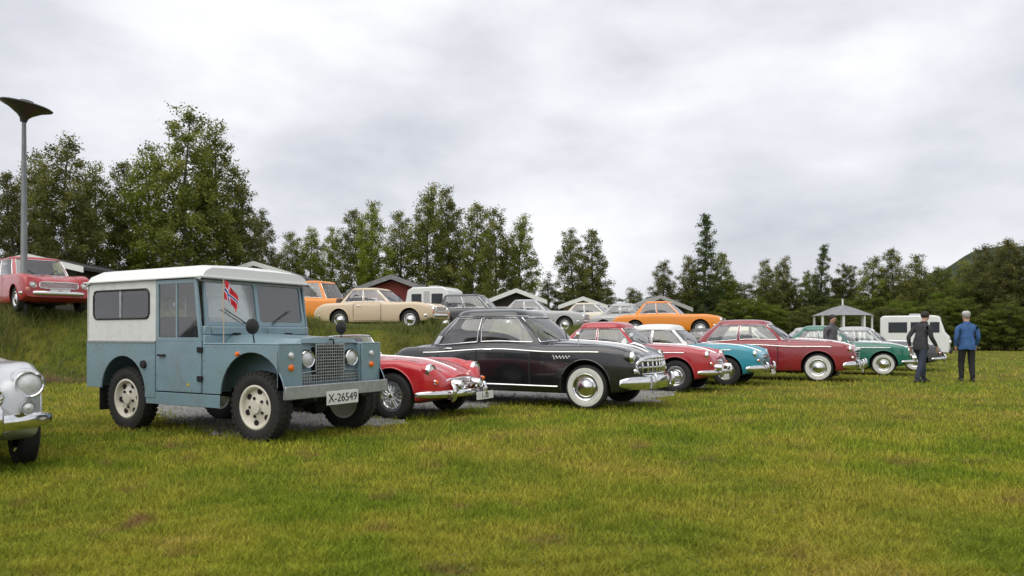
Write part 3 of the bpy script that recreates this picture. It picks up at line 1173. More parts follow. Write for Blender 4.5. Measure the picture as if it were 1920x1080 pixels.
# loose stones on the apron
N = 30000
px = RNG.uniform(-6.5, 5, N)
py = RNG.uniform(8, 20, N)
k = in_poly(px, py, GP)
px, py = px[k], py[k]
sv, sf = [], []
oct_ = np.array([(1, 0, 0), (0, 1, 0), (-1, 0, 0), (0, -1, 0), (0, 0, 0.7), (0, 0, -0.4)], float)
for i in range(len(px)):
    s = RNG.uniform(0.007, 0.026) * (1.0 if RNG.uniform() < 0.95 else 1.8)
    a = RNG.uniform(0, 6.28)
    ca, sa = math.cos(a), math.sin(a)
    q = oct_ * s * RNG.uniform(0.7, 1.3, (6, 3))
    o = len(sv)
    sv += [(px[i] + p[0] * ca - p[1] * sa, py[i] + p[0] * sa + p[1] * ca, 0.008 + p[2]) for p in q]
    sf += [(o, o + 1, o + 4), (o + 1, o + 2, o + 4), (o + 2, o + 3, o + 4), (o + 3, o, o + 4)]
sm = bpy.data.meshes.new('loose_stones')
sm.from_pydata(sv, [], sf)
sm.materials.append(simple('stone_grey', (0.36, 0.35, 0.34), 0.9, 0, 0.5, 3))
so = bpy.data.objects.new('gravel_stones', sm)
COL.objects.link(so)
stuff(so, 'loose grey gravel stones under the cars')
so['category'] = 'gravel'


# ------------------------------------------------------------------ leaves / blades
def leaf_mat(name, ramp, transl=0.35, lawn=False):
    m = bpy.data.materials.new(name)
    m.use_nodes = True
    t = m.node_tree
    t.nodes.clear()
    o = t.nodes.new('ShaderNodeOutputMaterial')
    at_ = t.nodes.new('ShaderNodeAttribute')
    at_.attribute_name = 'tint'
    if lawn:
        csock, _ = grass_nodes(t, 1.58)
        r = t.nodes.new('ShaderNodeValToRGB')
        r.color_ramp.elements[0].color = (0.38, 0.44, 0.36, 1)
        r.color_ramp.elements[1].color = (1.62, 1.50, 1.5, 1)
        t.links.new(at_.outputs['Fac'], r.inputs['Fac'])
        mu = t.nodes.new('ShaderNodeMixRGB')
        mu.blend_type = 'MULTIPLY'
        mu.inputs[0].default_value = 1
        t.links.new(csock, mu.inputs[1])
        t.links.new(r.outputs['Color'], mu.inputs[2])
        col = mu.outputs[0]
    else:
        r = t.nodes.new('ShaderNodeValToRGB')
        el = r.color_ramp.elements
        while len(el) < len(ramp):
            el.new(0.5)
        for e, (p, c) in zip(el, ramp):
            e.position = p
            e.color = (*c, 1)
        t.links.new(at_.outputs['Fac'], r.inputs['Fac'])
        oi = t.nodes.new('ShaderNodeObjectInfo')
        hs = t.nodes.new('ShaderNodeHueSaturation')
        for (skt, lo_, hi_) in (('Hue', 0.485, 0.520), ('Value', 1.05, 1.8), ('Saturation', 0.85, 1.1)):
            mr_ = t.nodes.new('ShaderNodeMapRange')
            mr_.inputs['To Min'].default_value = lo_
            mr_.inputs['To Max'].default_value = hi_
            t.links.new(oi.outputs['Random'], mr_.inputs['Value'])
            t.links.new(mr_.outputs['Result'], hs.inputs[skt])
        t.links.new(r.outputs['Color'], hs.inputs['Color'])
        col = hs.outputs['Color']
    d = t.nodes.new('ShaderNodeBsdfDiffuse')
    tr = t.nodes.new('ShaderNodeBsdfTranslucent')
    mx = t.nodes.new('ShaderNodeMixShader')
    mx.inputs[0].default_value = transl
    t.links.new(col, d.inputs['Color'])
    t.links.new(col, tr.inputs['Color'])
    t.links.new(d.outputs[0], mx.inputs[1])
    t.links.new(tr.outputs[0], mx.inputs[2])
    t.links.new(mx.outputs[0], o.inputs['Surface'])
    return m


def np_mesh(name, verts, faces, tint, mat):
    me = bpy.data.meshes.new(name)
    nv, nf, k = len(verts), len(faces), faces.shape[1]
    me.vertices.add(nv)
    me.vertices.foreach_set('co', verts.astype(np.float32).ravel())
    me.loops.add(nf * k)
    me.loops.foreach_set('vertex_index', faces.astype(np.int32).ravel())
    me.polygons.add(nf)
    me.polygons.foreach_set('loop_start', np.arange(nf, dtype=np.int32) * k)
    me.polygons.foreach_set('loop_total', np.full(nf, k, np.int32))
    me.update(calc_edges=True)
    a = me.attributes.new('tint', 'FLOAT', 'POINT')
    a.data.foreach_set('value', tint.astype(np.float32))
    me.materials.append(mat)
    return me


def blades(name, X, Y, Z, H, Wd, lean, mat, tint=None):
    n = len(X)
    az = RNG.uniform(0, 2 * math.pi, n)
    la = RNG.uniform(0, 2 * math.pi, n)
    dx, dy = np.cos(az) * Wd / 2, np.sin(az) * Wd / 2
    lx, ly = np.cos(la) * lean * H, np.sin(la) * lean * H
    v = np.zeros((n, 5, 3))
    v[:, 0] = np.stack([X - dx, Y - dy, Z - 0.01], 1)
    v[:, 1] = np.stack([X + dx, Y + dy, Z - 0.01], 1)
    v[:, 2] = np.stack([X + dx * 0.75 + lx * 0.35, Y + dy * 0.75 + ly * 0.35, Z + H * 0.6], 1)
    v[:, 3] = np.stack([X - dx * 0.75 + lx * 0.35, Y - dy * 0.75 + ly * 0.35, Z + H * 0.6], 1)
    v[:, 4] = np.stack([X + lx, Y + ly, Z + H], 1)
    b = (np.arange(n) * 5)[:, None]
    f = np.concatenate([b + np.array([[0, 1, 2]]), b + np.array([[0, 2, 3]]), b + np.array([[3, 2, 4]])], 0)
    tt = RNG.uniform(0, 1, n) if tint is None else tint
    return np_mesh(name, v.reshape(-1, 3), f, np.repeat(tt, 5), mat)


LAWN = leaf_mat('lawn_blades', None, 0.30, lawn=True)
N = 520000
vv_ = 632 + (1115 - 632) * RNG.uniform(0, 1, N) ** 0.72
d = 1593.0 / (vv_ - 629) * RNG.uniform(0.96, 1.04, N)
uu = RNG.uniform(-160, 2080, N)
X, Y = at(uu, d), d
ok = (d > 2.6) & (d < 60) & (Y < interp(X, TOE) + 0.3) & ~(in_poly(X + RNG.normal(0, 0.28, N), Y + RNG.normal(0, 0.28, N), GP) & (RNG.uniform(0, 1, N) > 0.07))
X, Y, d = X[ok], Y[ok], d[ok]
patch = 0.5 + 0.5 * np.sin(X * 2.1 + 1.3 * np.sin(Y * 1.7)) * np.sin(Y * 2.6 + np.sin(X * 1.1))
tuft = 0.5 + 0.5 * np.sin(X * 9.3 + 2.2 * np.sin(Y * 6.1)) * np.sin(Y * 11.7 + 1.9 * np.sin(X * 5.3))
H = RNG.uniform(0.016, 0.052, len(X)) * (0.55 + 0.5 * patch + 0.75 * tuft ** 2) * np.clip(0.9 + d / 30, 1, 1.8)
Wd = np.maximum(0.0038, d * 0.00085) * RNG.uniform(0.7, 1.3, len(X))
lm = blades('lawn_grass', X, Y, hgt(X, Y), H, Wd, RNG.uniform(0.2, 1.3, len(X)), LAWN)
lo = bpy.data.objects.new('lawn_grass', lm)
COL.objects.link(lo)
# broad little weed leaves among the blades
N = 9000
vv_ = 690 + (1110 - 690) * RNG.uniform(0, 1, N) ** 0.7
d = 1593.0 / (vv_ - 629)
X, Y = at(RNG.uniform(-160, 2080, N), d), d
cl_ = np.sin(X * 1.7 + np.sin(Y * 2.3)) * np.sin(Y * 1.9 - X * 0.6)
k = (cl_ > -0.1) & ~in_poly(X, Y, GP) & (d > 2.6)
X, Y = X[k], Y[k]
n_ = len(X)
az = RNG.uniform(0, 6.283, n_)
ln = RNG.uniform(0.006, 0.015, n_)
wd = ln * RNG.uniform(0.35, 0.7, n_)
z0 = RNG.uniform(0.006, 0.03, n_)
ca, sa = np.cos(az), np.sin(az)
til = RNG.uniform(0.0, 0.7, n_)
vq = np.zeros((n_, 4, 3))
for q, (aa, bb_) in enumerate(((-1, 0), (0, -1), (1, 0), (0, 1))):
    vq[:, q] = np.stack([X + ca * ln * aa - sa * wd * bb_, Y + sa * ln * aa + ca * wd * bb_, z0 + ln * til * (aa + 1)], 1)
WLEAF = leaf_mat('clover_leaves', [(0.0, (0.05, 0.085, 0.016)), (0.6, (0.12, 0.17, 0.03)), (0.92, (0.18, 0.21, 0.05)), (1.0, (0.24, 0.22, 0.08))], 0.25)
wl_ = bpy.data.objects.new('clover_leaves', np_mesh('clover_leaves', vq.reshape(-1, 3), np.arange(4 * n_).reshape(-1, 4), np.repeat(RNG.uniform(0, 1, n_), 4), WLEAF))
COL.objects.link(wl_)
stuff(wl_, 'small broad clover and weed leaves in the lawn')
wl_['category'] = 'weeds'
stuff(lo, 'short trampled green and straw coloured lawn grass')
lo['category'] = 'grass'

WEED = leaf_mat('bank_weeds', [(0.0, (0.055, 0.090, 0.016)), (0.45, (0.14, 0.19, 0.032)), (0.72, (0.24, 0.235, 0.060)), (1.0, (0.27, 0.185, 0.095))], 0.3)
N = 90000
X = RNG.uniform(-19, 9, N)
Y = interp(X, TOE) + RNG.uniform(-0.7, 4.2, N)
clump = 0.5 + 0.5 * np.sin(X * 3.7 + np.sin(Y * 2.3) * 2) * np.sin(Y * 4.1 + X)
k = RNG.uniform(0, 1, N) < 0.35 + 0.65 * clump
X, Y, clump = X[k], Y[k], clump[k]
H = RNG.uniform(0.08, 0.42, len(X)) * (0.35 + 1.1 * clump * (0.5 + 0.5 * np.sin(X * 1.3 + Y)))+0.03
wm_ = blades('bank_weeds', X, Y, hgt(X, Y), H, RNG.uniform(0.010, 0.024, len(X)), RNG.uniform(0.2, 1.0, len(X)), WEED, np.clip(RNG.normal(0.45, 0.20, len(X)) + 0.45 * (np.sin(X * 0.9 + 1.5 * np.sin(Y * 1.3)) * np.sin(Y * 1.9) > 0.15) * (Y - interp(X, TOE) < 1.6), 0, 1))
wo_ = bpy.data.objects.new('bank_weeds', wm_)
COL.objects.link(wo_)
stuff(wo_, 'tall rough grass and weeds on the bank behind the cars')
wo_['category'] = 'weeds'

# ------------------------------------------------------------------ hill
HILLM, t, b = new_mat('forested_hill')
n, r, tcn = noise_mix(t, b, (0.040, 0.052, 0.034), (0.080, 0.096, 0.062), 0.03, 0.35, 0.65, 8)
b.inputs['Roughness'].default_value = 1.0
b.inputs['Specular IOR Level'].default_value = 0.0
add_bump(t, b, tcn, 0.12, 1.0, 8.0, detail=6)
rows = []
for j, (yy, kz) in enumerate(((620, 0.0), (660, 0.35), (720, 0.72), (800, 0.95), (880, 1.0), (980, 0.8))):
    row = []
    for i in range(90):
        x = 150 + i * 12
        top = np.interp(x, [150, 330, 420, 495, 547, 600, 760, 900, 1220], [0, 16, 44, 74, 98, 112, 126, 115, 50])
        top *= 1 + 0.05 * math.sin(x * 0.05) + 0.03 * math.sin(x * 0.13)
        row.append((x * (0.7 + 0.3 * yy / 880), yy, top * kz + 2.5 * math.sin(x * 0.31 + j) * kz - 2))
    rows.append(row)
ho = put('hills', MB().grid(rows), HILLM, ang=80, fix=False)
struct(ho)

# ------------------------------------------------------------------ trees
BARK = simple('bark_grey', (0.13, 0.115, 0.10), 0.95, 0, 0.55, 3, 0.6)
LEAFA = leaf_mat('birch_leaves', [(0.0, (0.050, 0.064, 0.016)), (0.4, (0.120, 0.135, 0.030)), (0.8, (0.205, 0.205, 0.050)), (1.0, (0.27, 0.25, 0.080))], 0.45)
LEAFB = leaf_mat('spruce_needles', [(0.0, (0.026, 0.038, 0.016)), (0.5, (0.058, 0.075, 0.028)), (1.0, (0.105, 0.115, 0.042))], 0.3)
LEAFC = leaf_mat('willow_leaves', [(0.0, (0.045, 0.060, 0.014)), (0.5, (0.115, 0.135, 0.028)), (1.0, (0.195, 0.200, 0.055))], 0.42)


def make_tree(kind, seed):
    rg = np.random.default_rng(seed)
    H = 12.0
    tk = MB()
    tip = []
    wob = [(0.18 * math.sin(seed + z * 0.5), 0.18 * math.cos(seed * 2 + z * 0.4), z) for z in np.linspace(-0.5, H * 0.97, 14)]
    tk.tube(wob, [0.17 * (1 - 0.93 * i / 13) + 0.006 for i in range(14)], 8)
    pos = []
    nb = {'birch': 84, 'spruce': 100, 'round': 80}[kind]
    for k in range(nb):
        f = (k + rg.uniform(0, 1)) / nb
        if kind == 'birch':
            zf = 0.09 + 0.89 * f
            rad = 2.15 * (max(0.02, math.sin(math.pi * min(1, (zf - 0.02) ** 0.80))) ** 0.75) * (1.0 - 0.30 * zf) + 0.12
            up = rg.uniform(0.45, 0.95)
            droop = 0.35
        elif kind == 'spruce':
            zf = 0.04 + 0.95 * f
            rad = 1.75 * (1 - zf) ** 0.85 + 0.06
            up = rg.uniform(-0.25, 0.15)
            droop = 0.15
        else:
            zf = 0.05 + 0.90 * f
            rad = 2.9 * (math.sin(math.pi * min(1, zf ** 0.75 * 0.97 + 0.03)) ** 0.6) + 0.15
            up = rg.uniform(0.3, 0.9)
            droop = 0.2
        rad *= rg.uniform(0.62, 1.18)
        z0 = zf * H
        i0 = int(np.clip(zf * 13, 0, 13))
        bx, by = wob[i0][0], wob[i0][1]
        az = k * 2.39996 + rg.uniform(-0.4, 0.4)
        st = Vector((bx, by, z0 - up * rad * 0.5))
        pts = []
        for q in np.linspace(0, 1, 6):
            pts.append((st.x + math.cos(az) * rad * q, st.y + math.sin(az) * rad * q, st.z + up * rad * q - droop * rad * q ** 2.2))
        tk.tube(pts, [0.035 * (1 - 0.85 * q) * (1.2 - zf) + 0.004 for q in np.linspace(0, 1, 6)], 4)
        ncl = max(2, int(rad * 4.6))
        for c_ in range(ncl):
            q = rg.uniform(0.22, 1.05) ** 0.8
            p = np.array((st.x + math.cos(az) * rad * q, st.y + math.sin(az) * rad * q, st.z + up * rad * q - droop * rad * q ** 2.2))
            p += rg.normal(0, 0.16, 3)
            m = int(rg.integers(44, 74))
            sp = 0.17 if kind != 'spruce' else 0.13
            o = rg.normal(0, 1, (m, 3)) * np.array((sp, sp, sp * 0.85))
            if kind == 'birch':
                o[:, 2] -= np.abs(rg.normal(0, 0.13, m))
            pos.append(np.concatenate([p + o, np.full((m, 1), np.clip(rg.normal(0.45, 0.20), 0, 1))], 1))
    A = np.concatenate(pos, 0)
    n = len(A)
    sz = rg.uniform(0.020, 0.062, n) if kind != 'spruce' else rg.uniform(0.02, 0.055, n)
    a = rg.normal(0, 1, (n, 3))
    a /= np.linalg.norm(a, axis=1)[:, None]
    b_ = rg.normal(0, 1, (n, 3))
    b_ -= a * np.sum(a * b_, 1)[:, None]
    b_ /= np.linalg.norm(b_, axis=1)[:, None]
    asp = rg.uniform(1.0, 1.9, n)[:, None]
    c0 = A[:, :3]
    v = np.stack([c0 - a * sz[:, None] * asp, c0 - b_ * sz[:, None], c0 + a * sz[:, None] * asp, c0 + b_ * sz[:, None]], 1).reshape(-1, 3)
    f = np.arange(4 * n).reshape(-1, 4)
    ti = np.clip(A[:, 3] + rg.normal(0, 0.16, n), 0, 1)
    me = np_mesh(kind + '_crown', v, f, np.repeat(ti, 4), {'birch': LEAFA, 'spruce': LEAFB, 'round': LEAFC}[kind])
    tm = tk.mesh(kind + '_trunk')
    smooth(tm, 60)
    tm.materials.append(BARK)
    return me, tm


TREES = {('birch', i): make_tree('birch', 11 + i) for i in range(4)}
TREES.update({('spruce', i): make_tree('spruce', 31 + i) for i in range(2)})
TREES.update({('round', i): make_tree('round', 51 + i) for i in range(3)})
TLAB = {'birch': ('birch_tree', 'tall slender leafy birch rising above the parked cars against the sky', 'birch trees behind the car park'),
        'spruce': ('spruce_tree', 'dark narrow pointed spruce among the leafy trees behind the cars', 'pointed spruces behind the car park'),
        'round': ('broadleaf_tree', 'broad bushy green tree in the row behind the parked cars', 'bushy trees behind the car park')}


def tree(u, vtop, Y, kind, var, wide=1.0, base=None, lab=None):
    x = at(u, Y)
    zb = float(hgt(x, Y)) if base is None else base
    top = zat(vtop, Y)
    h = max(1.5, top - zb)
    nm, lb, gr = TLAB[kind]
    if lab:
        lb, gr = lab
    else:
        spots = [(60, 'beside the lamp post'), (200, 'behind the red estate on the bank'), (330, 'behind the back of the off-roader'), (430, 'in the highest clump, above the off-roader roof'), (510, 'above the off-roader windscreen'), (640, 'above the orange van'), (770, 'above the red barn'), (860, 'above the white caravan'), (1000, 'above the dark hut with the white gable'), (1180, 'in the lone pair beyond the black saloon bonnet'), (1400, 'around the dark cabin with pale verge boards'), (1530, 'beyond the maroon saloon'), (1630, 'behind the garden pavilion'), (1780, 'behind the white camper van'), (9999, 'on the far side of the field beyond the two people')]
        wh = next(w for (lim, w) in spots if u < lim)
        lb = {'birch': 'slender leafy birch ', 'spruce': 'dark pointed spruce ', 'round': 'broad bushy tree '}[kind] + wh
        gr = {'birch': 'birches ', 'spruce': 'spruces ', 'round': 'bushy trees '}[kind] + wh
    r = thing(nm, lb, 'tree' if h > 3 else 'bush', (x, Y, zb), RNG.uniform(0, 6.28), gr)
    cm, tm = TREES[(kind, var)]
    s = h / 12.0
    r.scale = (s * wide, s * wide, s)
    put('trunk', tm, None, r)
    put('crown', cm, None, r)
    return r


B, S, O = 'birch', 'spruce', 'round'
for a in [
    (-60, 300, 36, B, 0, 1.1), (20, 318, 34, B, 1, 1.1), (75, 282, 38, B, 2, 1.0), (128, 250, 37, B, 3, 1.05), (182, 305, 40, B, 0, 1.0),
    (238, 296, 42, B, 1, 0.95), (285, 268, 41, B, 2, 1.0), (352, 196, 40, B, 3, 1.05), (408, 228, 42, B, 0, 1.0), (452, 340, 44, B, 1, 1.1), (492, 392, 48, B, 2, 1.0),
    (545, 432, 50, B, 3, 1.15), (582, 424, 52, B, 0, 1.0), (622, 425, 54, B, 2, 1.0),
    (668, 388, 52, B, 1, 1.05), (700, 376, 50, B, 2, 1.0), (748, 392, 53, B, 3, 1.0), (806, 342, 52, B, 0, 1.0), (838, 350, 54, B, 2, 0.95), (890, 376, 52, B, 1, 1.1), (928, 385, 55, B, 3, 1.0), (978, 400, 56, B, 0, 1.0),
    (1072, 428, 56, B, 2, 1.1), (1110, 426, 57, B, 1, 1.05),
    (1246, 486, 60, B, 3, 1.2), (1290, 478, 60, B, 0, 1.0), (1323, 402, 60, S, 0, 1.25), (1352, 470, 62, B, 1, 1.1),
    (1436, 486, 64, B, 2, 1.1), (1470, 480, 66, B, 0, 1.1), (1543, 458, 64, S, 1, 1.1), (1518, 505, 66, O, 0, 0.8),
    (1588, 490, 66, O, 1, 0.9), (1640, 478, 62, B, 3, 1.2), (1676, 462, 62, B, 1, 1.1), (1720, 476, 64, B, 2, 1.3), (1762, 494, 66, O, 2, 0.9),
    (1808, 486, 64, B, 0, 1.2), (1850, 458, 60, B, 2, 1.3), (1884, 444, 58, B, 1, 1.4), (1925, 452, 58, B, 3, 1.4), (1985, 440, 56, O, 0, 0.8),
]:
    tree(*a)
BUSH = ('low dense green bush filling the foot of the tree row', 'bushes at the foot of the trees')
for i in range(46):
    u = -40 + i * 45 + RNG.uniform(-12, 12)
    Y = np.interp(u, [0, 500, 1000, 1500, 1900], [40, 50, 58, 64, 60]) + RNG.uniform(-3, 6)
    tree(u, 545 + RNG.uniform(-25, 14), Y, O if i % 3 else B, int(i % 3), RNG.uniform(1.5, 2.3), None, BUSH)
for i in range(16):
    u = 1380 + i * 40 + RNG.uniform(-12, 12)
    tree(u, 560 + RNG.uniform(-15, 20), 56 + RNG.uniform(-3, 3), O, int(i % 3), RNG.uniform(1.6, 2.4), None, BUSH)


# ------------------------------------------------------------------ cabins, barn, pavilion
def cabin(u, Y, vridge, veave, wpx, dep, wall, roofm, label, name='cabin', rz=0.0, fascia=None):
    x = at(u, Y)
    g = float(hgt(x, Y))
    hw = wpx / FPX * Y / 2
    ze, zr = zat(veave, Y) - g, zat(vridge, Y) - g
    r = thing(name, label, 'building', (x, Y, g), rz)
    put('wall', MB().add([(-hw * .86, 0, -0.3), (hw * .86, 0, -0.3), (hw * .86, 0, ze), (0, 0, zr - 0.15), (-hw * .86, 0, ze), (-hw * .86, dep, -0.3), (hw * .86, dep, -0.3), (hw * .86, dep, ze), (0, dep, zr - 0.15), (-hw * .86, dep, ze)],
        [(0, 1, 2, 3, 4), (9, 8, 7, 6, 5), (0, 4, 9, 5), (1, 6, 7, 2), (0, 5, 6, 1), (4, 3, 8, 9), (2, 7, 8, 3)]), wall, r, ang=20)
    sl = (zr - ze) / hw
    rf = None
    for s in (-1, 1):
        a = [(0, -0.4, zr), (s * hw * 1.08, -0.4, ze - sl * hw * 0.08), (s * hw * 1.08, dep + 0.4, ze - sl * hw * 0.08), (0, dep + 0.4, zr)]
        q = [(p[0], p[1], p[2] + 0.14) for p in a]
        rf = put('roof', MB().add(a + q, [(0, 1, 2, 3), (7, 6, 5, 4), (0, 4, 5, 1), (1, 5, 6, 2), (2, 6, 7, 3), (3, 7, 4, 0)]), roofm, r, ang=20)
        put('fascia', MB().add([(0, -0.44, zr - 0.10), (s * hw * 1.1, -0.44, ze - sl * hw * 0.1 - 0.10), (s * hw * 1.1, -0.44, ze - sl * hw * 0.1 + 0.16), (0, -0.44, zr + 0.16), (0, -0.40, zr - 0.10), (s * hw * 1.1, -0.40, ze - sl * hw * 0.1 - 0.10), (s * hw * 1.1, -0.40, ze - sl * hw * 0.1 + 0.16), (0, -0.40, zr + 0.16)], [(0, 1, 2, 3), (7, 6, 5, 4), (0, 4, 5, 1), (1, 5, 6, 2), (2, 6, 7, 3), (3, 7, 4, 0)]), fascia or WHITEP, rf, ang=20)
    dw = min(0.5, hw * 0.3)
    put('door', MB().box(-dw, dw, -0.05, 0.02, -0.1, min(2.0, ze * 0.9)), simple('cabin_door', (0.05, 0.045, 0.04), 0.6), r)
    for s in (-1, 1):
        wn = put('window', MB().box(s * hw * 0.55 - dw * .8, s * hw * 0.55 + dw * .8, -0.05, 0.02, 0.9, min(1.9, ze * 0.85)), WHITEP, r)
        put('pane', MB().box(s * hw * 0.55 - dw * .65, s * hw * 0.55 + dw * .65, -0.065, -0.02, 0.98, min(1.82, ze * 0.85 - 0.08)), simple('dark_pane', (0.02, 0.025, 0.03), 0.08), wn)
    return r


WOODD = simple('dark_stained_boards', (0.035, 0.028, 0.022), 0.8, 0, 0.4, 5)
WOODR = simple('red_painted_boards', (0.20, 0.030, 0.022), 0.75, 0, 0.3, 5)
WOODT = simple('tan_boards', (0.34, 0.26, 0.19), 0.8, 0, 0.3, 5)
ROOFG = simple('grey_felt_roof', (0.27, 0.27, 0.28), 0.8, 0, 0.3, 4)
ROOFD = simple('dark_felt_roof', (0.06, 0.058, 0.06), 0.8, 0, 0.3, 4)
cabin(62, 33, 484, 506, 190, 5, WOODD, ROOFD, 'dark low-pitched cabin under the birches behind the lamp post')
cabin(480, 42, 496, 516, 130, 5, WOODT, ROOFG, 'tan cabin with grey gable peeking over the off-roader roof')
cabin(735, 41, 521, 548, 150, 6, WOODR, ROOFG, 'red boarded barn with pale gable roof behind the beige saloon', 'barn', fascia=ROOFG)
cabin(968, 46, 546, 566, 104, 5, WOODD, WHITEP, 'small dark hut with white gable roof behind the black saloon', 'hut')
cabin(1092, 48, 561, 576, 84, 4, WOODT, ROOFG, 'small tan hut with white gable beyond the black saloon bonnet', 'hut')
cabin(1236, 50, 558, 580, 110, 5, WOODD, ROOFG, 'dark cabin with wide pale verge boards between two tree groups', fascia=simple('weathered_fascia', (0.42, 0.42, 0.40), 0.7))

x, Y = at(1580, 44), 44
pv = thing('pavilion', 'open garden pavilion with grey tent-shaped roof and finial at the tree line', 'pavilion', (x, Y, float(hgt(x, Y))))
hw = 1.55
ze, zr = zat(592, Y) - pv.location.z, zat(572, Y) - pv.location.z
put('roof', MB().loft([[(hw * 1.1 * math.cos(a), hw * 1.1 * math.sin(a), ze) for a in np.linspace(0.4, 6.683, 8, endpoint=False)], [(hw * 0.35 * math.cos(a), hw * 0.35 * math.sin(a), zr - 0.15) for a in np.linspace(0.4, 6.683, 8, endpoint=False)], [(0.05 * math.cos(a), 0.05 * math.sin(a), zr) for a in np.linspace(0.4, 6.683, 8, endpoint=False)]]), ROOFG, pv, ang=20)
put('finial', MB().tube([(0, 0, zr - 0.1), (0, 0, zr + 0.35)], 0.05, 8), WHITEP, pv)
for k in range(8):
    a = 0.4 + k * math.pi / 4
    put('post', MB().box(hw * math.cos(a) - 0.05, hw * math.cos(a) + 0.05, hw * math.sin(a) - 0.05, hw * math.sin(a) + 0.05, -0.2, ze + 0.03), WHITEP, pv)
put('railing', MB().loft([[(hw * math.cos(a), hw * math.sin(a), z) for a in np.linspace(0.4, 6.683, 8, endpoint=False)] for z in (0.1, 0.8)], True, False), WOODD, pv, ang=20)

# ------------------------------------------------------------------ street lamp
x, Y = at(45, 19.6), 19.6
g = float(hgt(x, Y))
lp = thing('street_lamp', 'tall slim grey lamp post with a dark inverted cone head on the bank', 'street lamp', (x, Y, g))
zt = zat(180, Y) - g
GREYM = simple('grey_lamp_metal', (0.20, 0.21, 0.215), 0.5, 0.5, 0.2, 4)
DARKM = simple('dark_lamp_metal', (0.055, 0.055, 0.055), 0.45, 0.3, 0.2, 4)
zc = zat(222, Y) - g
put('post', MB().tube([(0, 0, -0.3), (0, 0, 0.9), (0, 0, 0.95), (0, 0, zc)], [0.11, 0.11, 0.085, 0.05], 16), GREYM, lp, ang=60)
hd = put('lamp_head', MB().lathe([(0.0, -0.10), (0.075, -0.10), (0.10, 0), (0.17, 0.08), (0.38, 0.22), (0.60, 0.31), (0.615, 0.34), (0.56, 0.37), (0.28, 0.42), (0.10, 0.44), (0, 0.45)], 32, 'z'), DARKM, lp, ang=50, loc=(0, 0, zc), rot=(0, R(10), 0))
put('cap', MB().lathe([(0.16, 0.42), (0.15, 0.47), (0.0, 0.49)], 20, 'z'), DARKM, hd)
put('service_hatch', MB().box(-0.045, 0.045, -0.118, -0.10, 0.45, 0.75), DARKM, lp, bevel=0.01)


# ================================================================== OFF-ROADER
BLUE = paint('pale_grey_blue_paint', (0.185, 0.285, 0.33), 0.36, 0.45, 0.2, grime=(0.17, 0.16, 0.135))
LIMESTONE = paint('off_white_upper_paint', (0.66, 0.66, 0.63), 0.42, 0.25, 0.15, grime=(0.38, 0.36, 0.32))


def arc(cx, cz, r, a0, a1, n=14):
    return [(cx + r * math.cos(R(a0 + (a1 - a0) * k / n)), cz + r * math.sin(R(a0 + (a1 - a0) * k / n))) for k in range(n + 1)]


